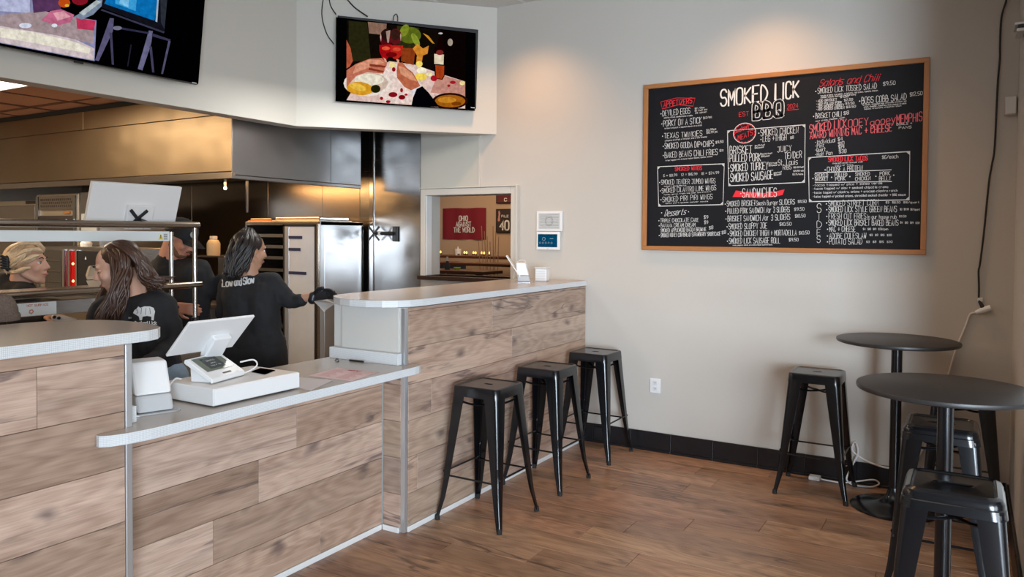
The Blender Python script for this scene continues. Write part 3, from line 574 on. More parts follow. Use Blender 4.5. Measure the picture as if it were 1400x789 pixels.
TEXT=[
('APPETIZERS',-1.942,2.537,-1.732,2.549,0.0372,'R',1.7),
('DEVILED EGGS',-1.950,2.471,-1.745,2.477,0.0399,'W',1),
('$2 /2ea',-1.710,2.503,-1.642,2.506,0.0104,'W',0.7),
('$5 /half doz',-1.710,2.487,-1.620,2.491,0.0104,'W',0.7),
('$9 /dozen',-1.705,2.470,-1.625,2.474,0.0104,'W',0.7),
('paprika, chives, candied bacon crumble',-1.938,2.454,-1.726,2.457,0.0096,'W',0.6),
('PORKY ON A STICK',-1.943,2.396,-1.661,2.401,0.0426,'W',1),
('$12/ea',-1.648,2.428,-1.588,2.434,0.0155,'W',0.8),
('brisket and pork wrapped in bacon on a stick',-1.932,2.376,-1.656,2.382,0.0096,'W',0.6),
('TEXAS TWINKIES',-1.936,2.308,-1.655,2.310,0.0383,'W',1),
('$3.99ea',-1.624,2.341,-1.556,2.347,0.0134,'W',0.8),
('$10.99 pc',-1.623,2.323,-1.545,2.329,0.0134,'W',0.8),
('jalapeno stuffed w/ brisket and cream cheese',-1.931,2.287,-1.620,2.298,0.0096,'W',0.6),
('SMOKED GOUDA DIP+CHIPS',-1.930,2.233,-1.570,2.232,0.0399,'W',1),
('$9.50',-1.557,2.250,-1.503,2.255,0.0165,'W',0.9),
('BAKED BEANS CHILI FRIES',-1.929,2.166,-1.543,2.172,0.0400,'W',1),
('$11',-1.528,2.192,-1.502,2.193,0.0154,'W',0.9),
('fries topped with brisket baked beans, queso, onions',-1.923,2.142,-1.579,2.158,0.0096,'W',0.6),
('SMOKED',-1.525,2.509,-1.210,2.521,0.1074,'W',2.6),
('LICK',-1.155,2.527,-1.006,2.529,0.1085,'W',2.6),
('EST',-1.396,2.426,-1.331,2.431,0.0303,'R',1),
('2024',-1.076,2.456,-1.008,2.461,0.0294,'R',1),
('Smoked',-1.425,2.314,-1.333,2.341,0.0305,'R',1.5),
('MEATS',-1.401,2.262,-1.302,2.296,0.0355,'R',1.2),
('SMOKED CHICKEN',-1.248,2.286,-1.003,2.290,0.0424,'W',1),
('LEG +THIGH',-1.233,2.245,-1.079,2.248,0.0374,'W',1),
('$8',-1.053,2.254,-1.032,2.256,0.0171,'W',1),
('BRISKET',-1.456,2.173,-1.305,2.174,0.0510,'W',1.1),
('$14.99/half',-1.286,2.215,-1.218,2.219,0.0100,'W',0.7),
('$26/pound',-1.286,2.200,-1.227,2.205,0.0100,'W',0.7),
('PULLED PORK',-1.455,2.117,-1.245,2.116,0.0510,'W',1.1),
('$11.99/half',-1.241,2.155,-1.168,2.160,0.0100,'W',0.7),
('$20/pound',-1.241,2.140,-1.188,2.144,0.0100,'W',0.7),
('SMOKED TURKEY',-1.449,2.050,-1.196,2.056,0.0510,'W',1.1),
('$12/half',-1.192,2.091,-1.134,2.094,0.0099,'W',0.7),
('$22/pound',-1.191,2.077,-1.138,2.079,0.0099,'W',0.7),
('SMOKED SAUSAGE',-1.448,1.977,-1.163,1.991,0.0561,'W',1.1),
('$10/half',-1.157,2.023,-1.104,2.031,0.0099,'W',0.7),
('$18/pound',-1.156,2.010,-1.109,2.017,0.0099,'W',0.7),
('JUICY',-1.135,2.170,-1.045,2.173,0.0370,'W',1),
('TENDER',-1.088,2.121,-0.979,2.126,0.0418,'W',1),
('St. Louis',-1.129,2.079,-1.004,2.081,0.0371,'W',1),
('RIBS',-1.097,2.050,-1.043,2.052,0.0286,'W',1),
('$16.99/half',-1.029,2.057,-0.964,2.058,0.0108,'W',0.7),
('$29.99/rack',-1.029,2.033,-0.964,2.034,0.0108,'W',0.7),
('$3.75/bone',-1.035,2.011,-0.968,2.011,0.0108,'W',0.7),
('SANDWICHES',-1.365,1.868,-1.137,1.869,0.0608,'W',0.9),
('SMOKED BRISKET',-1.471,1.807,-1.275,1.811,0.0358,'W',1),
('Smash Burger',-1.270,1.812,-1.125,1.814,0.0301,'W',0.9),
('SLIDERS',-1.117,1.814,-1.018,1.816,0.0346,'W',1),
('$11.50',-0.997,1.825,-0.944,1.826,0.0186,'W',0.9),
('PULLED PORK SANDWICH /or 3 SLIDERS',-1.467,1.757,-1.050,1.764,0.0358,'W',1),
('$9.50',-1.020,1.772,-0.957,1.775,0.0196,'W',0.9),
('BRISKET SANDWICH /or 3 SLIDERS',-1.464,1.702,-1.047,1.712,0.0374,'W',1),
('$10.50',-1.014,1.727,-0.949,1.729,0.0206,'W',0.9),
('SMOKED SLOPPY JOE',-1.456,1.647,-1.197,1.655,0.0374,'W',1),
('$10.50',-1.113,1.673,-1.037,1.674,0.0208,'W',0.9),
('SMOKED CHICKEN THIGH + MORTADELLA',-1.447,1.598,-1.003,1.609,0.0358,'W',1),
('$10.50',-0.987,1.614,-0.922,1.617,0.0205,'W',0.9),
('SMOKED LICK SAUSAGE ROLL',-1.452,1.546,-1.109,1.555,0.0384,'W',1),
('$9.50',-1.051,1.567,-0.991,1.569,0.0207,'W',0.9),
('honey, peppers, onions, provolone cheese, mustard sauce',-1.426,1.532,-1.159,1.540,0.0072,'W',0.6),
('Salads and Chili',-0.877,2.587,-0.523,2.592,0.0432,'S',1),
('SMOKED LICK TOSSED SALAD',-0.885,2.542,-0.533,2.544,0.0351,'W',1),
('$9.50',-0.495,2.557,-0.427,2.560,0.0231,'W',1),
('house greens, cucumber, croutons, red onion, tomato, bacon',-0.866,2.522,-0.526,2.527,0.0096,'W',0.6),
('cheddar cheese, choice of ranch dressing',-0.866,2.510,-0.654,2.513,0.0096,'W',0.6),
('-ADD BRISKET',-0.895,2.487,-0.767,2.487,0.0154,'W',0.9),
('-ADD PULLED PORK',-0.893,2.467,-0.736,2.466,0.0154,'W',0.9),
('-ADD SMOKED TURKEY',-0.892,2.449,-0.723,2.448,0.0154,'W',0.9),
('-ADD SMOKED CHICKEN',-0.892,2.431,-0.720,2.431,0.0154,'W',0.9),
('$4.50',-0.746,2.502,-0.697,2.503,0.0142,'W',0.9),
('$2.50',-0.723,2.479,-0.671,2.480,0.0142,'W',0.9),
('$3.50',-0.714,2.457,-0.662,2.457,0.0142,'W',0.9),
('$3.50',-0.709,2.433,-0.653,2.435,0.0142,'W',0.9),
('BOSS COBB SALAD',-0.618,2.454,-0.363,2.459,0.0397,'W',1.1),
('$12.50',-0.343,2.477,-0.275,2.482,0.0227,'W',1),
('brisket, chopped egg, avocado, pickled red',-0.610,2.441,-0.363,2.447,0.0084,'W',0.6),
('onion, cheddar, tomatoes, blue cheese crumble',-0.605,2.428,-0.363,2.433,0.0084,'W',0.6),
('bacon, croutons, chipotle ranch',-0.601,2.415,-0.391,2.420,0.0084,'W',0.6),
('BRISKET CHILI',-0.896,2.379,-0.737,2.383,0.0327,'W',1),
('$8',-0.724,2.391,-0.693,2.393,0.0213,'W',1),
('sour cream, cheddar, onion',-0.895,2.358,-0.717,2.370,0.0087,'W',0.6),
('SMOKED LICK',-0.931,2.288,-0.707,2.310,0.0532,'P',1.2),
('OOEY',-0.694,2.307,-0.578,2.318,0.0448,'P',1.2),
('gooey',-0.565,2.308,-0.422,2.324,0.0442,'P',1.2),
('MEMPHIS',-0.414,2.316,-0.274,2.322,0.0527,'P',1.2),
('AWARD WINNING MAC + CHEESE',-0.928,2.247,-0.442,2.268,0.0459,'P',1.4),
('BOWLS +',-0.414,2.302,-0.328,2.304,0.0147,'W',0.9),
('PANS',-0.401,2.279,-0.332,2.280,0.0146,'W',0.9),
('-Individual',-0.898,2.209,-0.772,2.218,0.0265,'W',0.9),
('-Pint',-0.897,2.185,-0.838,2.189,0.0241,'W',0.9),
('-Quart',-0.897,2.160,-0.829,2.163,0.0241,'W',0.9),
('-Half Pan',-0.896,2.129,-0.788,2.137,0.0241,'W',0.9),
('$4',-0.756,2.223,-0.728,2.226,0.0238,'W',1),
('$10',-0.754,2.193,-0.718,2.196,0.0238,'W',1),
('$19',-0.751,2.171,-0.718,2.174,0.0214,'W',1),
('$38',-0.748,2.143,-0.704,2.145,0.0228,'W',1),
('SMOKED LICK TACOS',-0.811,2.091,-0.578,2.091,0.0301,'R',1.8),
('$6/each',-0.493,2.096,-0.402,2.098,0.0208,'W',0.9),
('three soft street tacos per order',-0.787,2.075,-0.603,2.079,0.0086,'W',0.6),
('corn or flour',-0.769,2.061,-0.659,2.062,0.0095,'W',0.6),
('CHOOSE A PROTEIN',-0.818,2.025,-0.605,2.028,0.0302,'W',1),
('SMOKED',-0.894,1.992,-0.813,1.994,0.0232,'W',1),
('BRISKET',-0.891,1.967,-0.812,1.969,0.0232,'W',1),
('PULLED',-0.770,1.992,-0.697,1.993,0.0229,'W',1),
('PORK',-0.767,1.966,-0.706,1.968,0.0229,'W',1),
('SMOKED',-0.647,1.993,-0.563,1.994,0.0226,'W',1),
('CHICKEN',-0.647,1.963,-0.558,1.965,0.0226,'W',1),
('PORK',-0.504,1.992,-0.447,1.993,0.0223,'W',1),
('BELLY',-0.507,1.959,-0.441,1.961,0.0255,'W',1),
('-tacos topped w/ pico + salsa verde',-0.907,1.933,-0.490,1.937,0.0135,'W',0.8),
('-tacos topped w/ slaw + smoked chipotle crema',-0.906,1.910,-0.456,1.912,0.0136,'W',0.8),
('-tacos topped w/ cilantro, onions + avocado cilantro ranch',-0.906,1.884,-0.402,1.887,0.0136,'W',0.8),
('-tacos topped w/ pickled onions, shredded smoked cheddar + BBQ sauce',-0.905,1.858,-0.356,1.861,0.0136,'W',0.8),
('S',-0.876,1.757,-0.851,1.758,0.0580,'W',0.9),
('I',-0.876,1.712,-0.851,1.712,0.0387,'W',0.9),
('D',-0.875,1.657,-0.847,1.658,0.0435,'W',0.9),
('E',-0.874,1.608,-0.853,1.609,0.0387,'W',0.9),
('S',-0.873,1.559,-0.853,1.560,0.0435,'W',0.9),
('SMOKED STREET CORN',-0.807,1.800,-0.509,1.804,0.0350,'W',1),
('SMOKED LICK STYLE GREEN BEANS',-0.804,1.761,-0.404,1.759,0.0364,'W',1),
('FRESH CUT FRIES',-0.803,1.718,-0.580,1.718,0.0336,'W',1),
('in our house rub',-0.571,1.718,-0.405,1.717,0.0234,'W',0.9),
('SMOKED LICK BRISKET BAKED BEANS',-0.803,1.674,-0.394,1.673,0.0365,'W',1),
('MAC + CHEESE',-0.797,1.634,-0.641,1.635,0.0336,'W',1),
('ADOBE COLESLAW',-0.797,1.589,-0.577,1.591,0.0346,'W',1),
('POTATO SALAD',-0.796,1.550,-0.600,1.553,0.0355,'W',1),
('$3  $8.50  $16/quart',-0.467,1.814,-0.278,1.812,0.0120,'W',0.8),
('$3  $9.99  $17/quart',-0.385,1.770,-0.274,1.767,0.0119,'W',0.8),
('$3.50',-0.389,1.726,-0.350,1.726,0.0119,'W',0.8),
('$4  $10  $19  $38',-0.382,1.687,-0.276,1.684,0.0119,'W',0.8),
('$4  $10  $19  $38/pan',-0.596,1.645,-0.451,1.645,0.0122,'W',0.8),
('$3  $8  $15  $30',-0.556,1.607,-0.430,1.607,0.0122,'W',0.8),
('$3  $8  $15  $30',-0.575,1.563,-0.425,1.565,0.0122,'W',0.8),
('SMOKED WINGS',-1.850,2.069,-1.654,2.069,0.0275,'R',1.6),
('6 = $8.99   12 = $16.99   18 = $24.99',-1.938,2.028,-1.531,2.037,0.0171,'W',0.8),
('SMOKED TENDER JUMBO WINGS',-1.954,1.973,-1.556,1.972,0.0337,'W',1),
('SMOKED CILANTRO LIME WINGS',-1.948,1.911,-1.550,1.924,0.0348,'W',1),
('SMOKED PIRI PIRI WINGS',-1.942,1.846,-1.575,1.862,0.0348,'W',1),
('tossed in house BBQ rub',-1.932,1.956,-1.767,1.958,0.0075,'W',0.6),
('honey, garlic, fresh lime zest and cilantro',-1.931,1.894,-1.586,1.910,0.0075,'W',0.6),
('spicy portuguese pepper sauce',-1.919,1.832,-1.606,1.842,0.0075,'W',0.6),
('Desserts',-1.926,1.742,-1.770,1.754,0.0428,'T',1.1),
('TRIPLE CHOCOLATE CAKE',-1.956,1.696,-1.673,1.701,0.0268,'W',1),
('$9',-1.633,1.719,-1.604,1.722,0.0234,'W',1),
('BANANA CREAM DREAM',-1.953,1.659,-1.696,1.665,0.0268,'W',1),
('$9',-1.630,1.683,-1.604,1.686,0.0219,'W',1),
('SMOKED APPLEWOOD BACON BROWNIE',-1.953,1.624,-1.616,1.635,0.0257,'W',1),
('$8',-1.595,1.646,-1.567,1.649,0.0218,'W',1),
('SMOKED HONEY CORNBREAD STRAWBERRY SHORTCAKE',-1.952,1.588,-1.514,1.603,0.0268,'W',1),
('$8',-1.504,1.613,-1.476,1.617,0.0216,'W',1)]
LINES=[
([(-1.475, 2.335), (-0.96, 2.343), (-0.957, 1.961), (-1.461, 1.951), (-1.475, 2.335)],'W'),
([(-0.936, 2.124), (-0.337, 2.135), (-0.335, 1.834), (-0.926, 1.832), (-0.936, 2.124)],'W'),
([(-1.983, 2.104), (-1.494, 2.106), (-1.499, 1.82), (-1.972, 1.815), (-1.983, 2.104)],'W'),
([(-0.892, 2.021), (-0.44, 2.025)],'W'),
([(-0.891, 1.957), (-0.436, 1.951)],'W'),
([(-1.965, 2.576), (-1.847, 2.595), (-1.709, 2.582), (-1.724, 2.526), (-1.83, 2.544), (-1.953, 2.524), (-1.965, 2.576)],'R'),
([(-1.078, 2.447), (-1.003, 2.449)],'R')]
# circle (-1.357, 2.312), rx 0.07899999999999996 rz 0.06899999999999995
RIB=[(-1.433, 1.879), (-1.411, 1.917), (-1.341, 1.905), (-1.218, 1.895), (-1.085, 1.917), (-1.107, 1.893), (-1.097, 1.878), (-1.193, 1.861), (-1.291, 1.864), (-1.365, 1.875), (-1.426, 1.874)]
# BBQ (-1.309, 2.394) (-1.096, 2.407) h 0.11799999999999988
# dots [(-1.948, 1.766), (-1.746, 1.772), (-0.905, 1.985), (-0.79, 1.989), (-0.68, 1.99), (-0.527, 1.987), (-0.425, 1.991)]
put = lambda x, z: (x, YT, z)
groups = {'W': nb(), 'R': nb(), 'P': nb()}; reds = []
for (t, x0, z0, x1, z1, h, col, wt) in TEXT:
    key = {'S': 'R', 'T': 'W'}.get(col, col); sh = 0.35 if col in 'ST' else 0.0
    w = min(max(0.0023, 0.066 * h) * wt, 0.020) if h > 0.018 else 0.0022 * wt
    if t in ('SMOKED', 'LICK') and h > 0.08: w = 0.0105
    tgt = groups[key]
    if key == 'R': tgt = nb(); reds.append(tgt)
    for pl in strokes(t, x0, z0, x1, z1, h, 0.035, sh): ribbon(tgt, pl, w, put)
for pts, col in LINES:
    ribbon(groups[col], pts, 0.0045 if col == 'W' else 0.003, put)
    if col == 'W' and len(pts) == 5:                      # little corner triangles of the boxes
        for i in range(4):
            p = Vector(pts[i]); a = (Vector(pts[(i + 1) % 4]) - p).normalized() * 0.022; b = (Vector(pts[(i - 1) % 4]) - p).normalized() * 0.022
            groups['W'].faces.new([groups['W'].verts.new(put(*q)) for q in (p, p + a, p + b)])
for (x, z) in [(-1.948, 1.766), (-1.746, 1.772), (-0.905, 1.985), (-0.79, 1.989), (-0.68, 1.99), (-0.527, 1.987), (-0.425, 1.991)] + [(TEXT[i][1] - 0.012, TEXT[i][2] + TEXT[i][5] * 0.45) for i in range(len(TEXT)) if TEXT[i][6] == 'W' and TEXT[i][5] > 0.026 and len(TEXT[i][0]) > 8 and TEXT[i][0][0] != '-']:
    groups['W'].faces.new([groups['W'].verts.new(put(x + 0.004 * cos(a * pi / 4), z + 0.004 * sin(a * pi / 4))) for a in range(8)])
el = [(-1.357 + 0.076 * cos(a * pi / 20), 2.312 + 0.069 * sin(a * pi / 20)) for a in range(41)]; ribbon(groups['W'], el, 0.004, put)
el = [(-1.357 + 0.070 * cos(a * pi / 20), 2.312 + 0.063 * sin(a * pi / 20)) for a in range(41)]
for i in range(0, 40, 2): ribbon(groups['R'], el[i:i + 2], 0.005, put)
# outlined BBQ: fat white stroke, black core on top
bb1, bb2 = nb(), nb(); put2 = lambda x, z: (x, YT - 0.0006, z)
for pl in strokes('BBQ', -1.297, 2.402, -1.108, 2.412, 0.100, 0): ribbon(bb1, pl, 0.026, put); ribbon(bb2, pl, 0.017, put2)
for b_ in reds: wp(finish(b_, 'red_heading', M['chalkred']), bo)
for n_, b_, mt in (('white_lettering', groups['W'], 'chalk'), ('red_linework', groups['R'], 'chalkred'), ('coral_lettering', groups['P'], 'chalkpink'), ('outline_lettering', bb1, 'chalk'), ('outline_core', bb2, 'board')):
    wp(finish(b_, n_, M[mt]), bo)
bm = nb(); RIB = [(-1.433, 1.879), (-1.411, 1.917), (-1.341, 1.905), (-1.218, 1.895), (-1.085, 1.917), (-1.107, 1.893), (-1.097, 1.878), (-1.193, 1.861), (-1.291, 1.864), (-1.365, 1.875), (-1.426, 1.874)]
a = [(-1.433, 1.879), (-1.415, 1.890), (-1.411, 1.917)]
up = [(-1.411, 1.917), (-1.341, 1.905), (-1.218, 1.895), (-1.150, 1.903), (-1.085, 1.917)]; dn = [(-1.433, 1.872), (-1.365, 1.870), (-1.250, 1.861), (-1.160, 1.866), (-1.097, 1.880)]
for i in range(4): bm.faces.new([bm.verts.new((x, YT + 0.0004, z)) for x, z in (dn[i], dn[i + 1], up[i + 1], up[i])])
wp(finish(bm, 'red_ribbon', M['chalkred']), bo)

# ------------------------------------------------------------------ measuring helpers (photograph pixel -> point on a given plane)
def pray(px, py): return FWD + RGT * ((px - 700) / FPX) + UPV * ((CYPX - py) / FPX)
def onp(px, py, P, n):
    d = pray(px, py); o_ = Vector((0, 0, CAMH)); n = Vector(n); return o_ + d * ((Vector(P) - o_).dot(n) / d.dot(n))
def onz(px, py, z): return onp(px, py, (0, 0, z), (0, 0, 1))
def ony(px, py, y): return onp(px, py, (0, y, 0), (0, 1, 0))
def onx(px, py, x): return onp(px, py, (x, 0, 0), (1, 0, 0))

# ------------------------------------------------------------------ televisions
_em = {}
def em(c, s=0.9):
    k = (c, s)
    if k not in _em:
        col = tuple((int(c[i:i + 2], 16) / 255) ** 2.2 for i in (0, 2, 4)); mm_ = _em[k] = emit('screen_' + c, col, s); N = mm_.node_tree.nodes; Lk = mm_.node_tree.links
        n = N.new('ShaderNodeTexNoise'); n.inputs['Scale'].default_value = 38; n.inputs['Detail'].default_value = 5; tc = N.new('ShaderNodeTexCoord'); Lk.new(tc.outputs['Object'], n.inputs['Vector'])
        r = N.new('ShaderNodeMapRange'); r.inputs['From Min'].default_value = 0.3; r.inputs['From Max'].default_value = 0.7; r.inputs['To Min'].default_value = 0.72 * s; r.inputs['To Max'].default_value = 1.15 * s; Lk.new(n.outputs['Fac'], r.inputs['Value']); Lk.new(r.outputs[0], [q for q in N if q.type == 'EMISSION'][0].inputs[1])
    return _em[k]
def ell(cx, cy, rx, ry, n=20, a=0): return [(cx + rx * cos(2 * pi * i / n) * cos(a) - ry * sin(2 * pi * i / n) * sin(a), cy + rx * cos(2 * pi * i / n) * sin(a) + ry * sin(2 * pi * i / n) * cos(a)) for i in range(n)]
def picture(name, polys, P, n, parent, k=3.945, ox=0, oy=0, clip=None):
    """a flat picture made of coloured shapes lying on one screen plane"""
    bm = nb(); mats = []; P = Vector(P); n = Vector(n).normalized()
    for i, (c, pts) in enumerate(polys):
        mt = em(c)
        if mt not in mats: mats.append(mt)
        if clip: pts = [(min(max(x, clip[0]), clip[2]), min(max(y, clip[1]), clip[3])) for x, y in pts]
        vs = [bm.verts.new(onp(x / k + ox, y / k + oy, P, n) + n * (0.0002 * i)) for x, y in pts]
        f = bm.faces.new(vs); f.material_index = mats.index(mt); f.normal_update()
        if f.normal.dot(n) < 0: f.normal_flip()
    bmesh.ops.triangulate(bm, faces=bm.faces)
    return wp(finish(bm, name, mats), parent)
def tv_box(t, x, rz, w, h, name='tv'):
    bx('bezel', M['blackp'], -w / 2, w / 2, 0.0, 0.028, -h / 2, h / 2, t, 0.004)
    bx('back_case', M['blackp'], -w * 0.36, w * 0.36, 0.028, 0.055, -h * 0.42, h * 0.22, t, 0.008)
    bx('wall_mount', M['blackp'], -0.20, 0.20, 0.055, 0.075, -0.16, 0.16, t)
    bx('sensor', M['blackp'], -0.025, 0.025, 0.004, 0.02, -h / 2 - 0.010, -h / 2 + 0.002, t, 0.002)
    bx('badge', M['pgrey'], w / 2 - 0.045, w / 2 - 0.012, -0.0015, 0.0, -h / 2 + 0.004, -h / 2 + 0.010, t)
n2 = Vector((0.717, -0.697, 0))
c2 = Vector((-3.905, 4.879, 2.949)) + n2 * 0.080
T2 = empty('television', c2, radians(45.8), 'smaller wall television showing two wine glasses clinking', 'television')
T2.rotation_euler = Euler((0, radians(1.3), radians(45.8)))
tv_box(T2, 0, 0, 1.112, 0.640)
PS = c2 + n2 * 0.0012
pol = [('0a0a0c', [(432, 92), (1186, 178), (1181, 598), (429, 546)]),
 ('181310', [(490, 108), (1130, 176), (1128, 586), (488, 540)]),
 ('2b2a18', [(500, 112), (600, 122), (620, 330), (500, 330)]), ('8a6a5a', [(603, 118), (705, 128), (700, 190), (610, 180)]), ('33301a', [(760, 138), (880, 150), (860, 300), (770, 260)]),
 ('5c6a20', ell(830, 190, 60, 45)), ('7c8a2a', ell(800, 165, 22, 36, a=0.5)), ('8a9a34', ell(860, 215, 16, 40, a=-0.5)), ('120c0a', [(1000, 165), (1130, 178), (1128, 430), (1010, 430)]),
 ('e8c8be', [(488, 540), (560, 420), (720, 330), (860, 350), (1000, 400), (1128, 440), (1128, 586), (980, 578)]),
 ('f4dcd2', [(620, 470), (730, 340), (850, 360), (900, 470), (860, 560), (700, 555)]),
 ('c98f80', [(980, 400), (1128, 440), (1128, 520), (940, 500)]),
 ('8c3e1c', [(785, 258), (860, 262), (850, 352), (782, 330)]), ('d98a32', [(845, 262), (870, 236), (900, 262), (932, 246), (925, 290), (900, 300), (890, 360), (862, 350), (868, 300)]),
 ('f7e26a', ell(880, 345, 18, 16)), ('fff6d8', ell(893, 382, 27, 18)), ('ffe9a0', ell(735, 350, 18, 16)), ('ffdc5a', ell(888, 415, 34, 20)), ('fff2b0', ell(935, 402, 16, 10)), ('ffe9a0', ell(1112, 448, 14, 12)),
 ('f2e6da', ell(600, 450, 128, 70)), ('d9bfae', ell(600, 448, 112, 58)), ('f3ead4', ell(610, 430, 80, 32)), ('e2a02a', ell(560, 478, 72, 36, a=0.1)), ('f2c24a', ell(548, 470, 48, 18, a=0.3)), ('23240e', ell(645, 480, 26, 22)),
 ('2a120c', ell(1046, 545, 96, 44)), ('a8621c', ell(1046, 546, 82, 34)), ('d08a2c', ell(1030, 540, 50, 16)), ('7a3c10', ell(1080, 560, 26, 10)),
 ('c8745a', [(488, 380), (540, 345), (612, 318), (680, 314), (706, 340), (704, 356), (694, 366), (692, 384), (686, 398), (660, 396), (600, 390), (540, 410), (488, 470)]),
 ('e29a7c', [(540, 350), (612, 322), (670, 324), (690, 340), (640, 352), (590, 372), (520, 400)]), ('8c3a2a', [(612, 345), (700, 356), (696, 366), (612, 358)]), ('8c3a2a', [(610, 366), (690, 384), (684, 392), (606, 378)]),
 ('b85a40', [(488, 215), (510, 262), (522, 330), (505, 360), (488, 370)]),
 ('c06a4c', [(764, 340), (790, 338), (812, 366), (846, 392), (886, 465), (840, 490), (800, 470), (760, 420), (758, 380)]), ('e09a78', [(768, 356), (800, 366), (840, 396), (868, 440), (830, 430), (780, 400)]),
 ('e8e4ea', [(836, 488), (888, 464), (896, 478), (846, 528)]), ('0b0b10', [(846, 528), (866, 480), (896, 466), (930, 500), (975, 560), (985, 578), (838, 570)]),
 ('58141c', ell(700, 205, 34, 46)), ('2a1a16', ell(704, 190, 28, 34)), ('5e1c20', ell(752, 200, 34, 44)), ('3a221c', ell(750, 190, 26, 30)), ('c8a89c', [(668, 200), (672, 180), (676, 200), (674, 226)]), ('c8a89c', [(784, 196), (780, 180), (776, 196), (780, 224)]), ('b09488', [(700, 170), (724, 164), (716, 232), (708, 232)]),
 ('a8141a', [(664, 244), (730, 240), (728, 290), (706, 320), (680, 314), (666, 280)]), ('c0281e', [(724, 244), (792, 248), (784, 300), (760, 324), (738, 316), (726, 280)]), ('e85a3a', ell(700, 262, 22, 10)), ('e0503a', ell(758, 268, 22, 10)), ('701014', ell(730, 296, 30, 14)),
 ('e8b090', [(756, 320), (772, 324), (770, 342), (762, 342)]), ('e8b090', [(686, 312), (700, 320), (706, 338), (696, 336)]),
 ('1a0806', [(985, 196), (1002, 198), (1006, 238), (1018, 260), (1016, 410), (1004, 432), (968, 426), (962, 400), (962, 262), (980, 236)]), ('a8401c', [(966, 352), (1014, 356), (1012, 408), (1000, 428), (970, 422)]), ('e8d8b8', [(960, 292), (1012, 296), (1010, 350), (960, 346)]), ('7c2a2a', ell(990, 285, 20, 14)), ('c8c0c0', ell(994, 182, 12, 5)), ('a89a8a', ell(1046, 230, 14, 20)),
 ('8a1620', ell(738, 512, 24, 14)), ('7c1018', ell(786, 526, 18, 13)), ('a01c24', ell(712, 550, 13, 8)), ('9a1820', ell(676, 532, 9, 9)), ('a8202c', ell(784, 488, 8, 12)), ('9a1820', ell(742, 376, 10, 12)), ('b01c28', ell(958, 424, 18, 16)), ('a8202c', ell(1060, 446, 16, 9)), ('a8202c', ell(1038, 464, 8, 7)), ('a8202c', ell(808, 512, 9, 6)), ('c88a30', [(898, 180), (930, 196), (962, 238), (950, 236), (920, 204)])]
picture('picture', pol, PS, n2, T2, 3.945, 350, 0)
for pts, r in (([(443, -8), (440, 20), (446, 45), (456, 62)], 0.004), ([(449, -8), (452, 8), (459, 22)], 0.004), ([(470, -6), (484, 10), (502, 25)], 0.005)):
    P3 = [onp(x, y, (-3.39, 5.41, 3), n2) + n2 * (0.012 if i < len(pts) - 1 else 0.05) for i, (x, y) in enumerate(pts)]
    o = tb('tv_cable', M['cordk'], spline(P3, 6), r); tag(o, {443: 'black cable looping down left of the wine glass television', 449: 'short black cable running into the top left corner of the wine glass television', 470: 'black cable slanting down to the top edge of the wine glass television'}[pts[0][0]], 'cable')
P3 = [onp(x, y, (-3.39, 5.41, 3), n2) + n2 * 0.04 for x, y in ((537, 30), (538, 24), (541, 21), (543, 25), (543, 31))]
tag(tb('tv_cable', M['cordk'], spline(P3, 6), 0.0035), 'tiny black cable loop poking above the middle of the wine glass television', 'cable')
X1 = -4.385; T1 = empty('television', (X1, 2.515, 3.012), pi / 2, 'big wall television at the top left corner, showing a plate and a blue screen', 'television')
tv_box(T1, 0, 0, 1.56, 0.885)
bx('wall_arm', M['blackp'], -0.1, 0.1, 0.07, 0.118, -0.1, 0.1, T1)
n1 = (1, 0, 0)
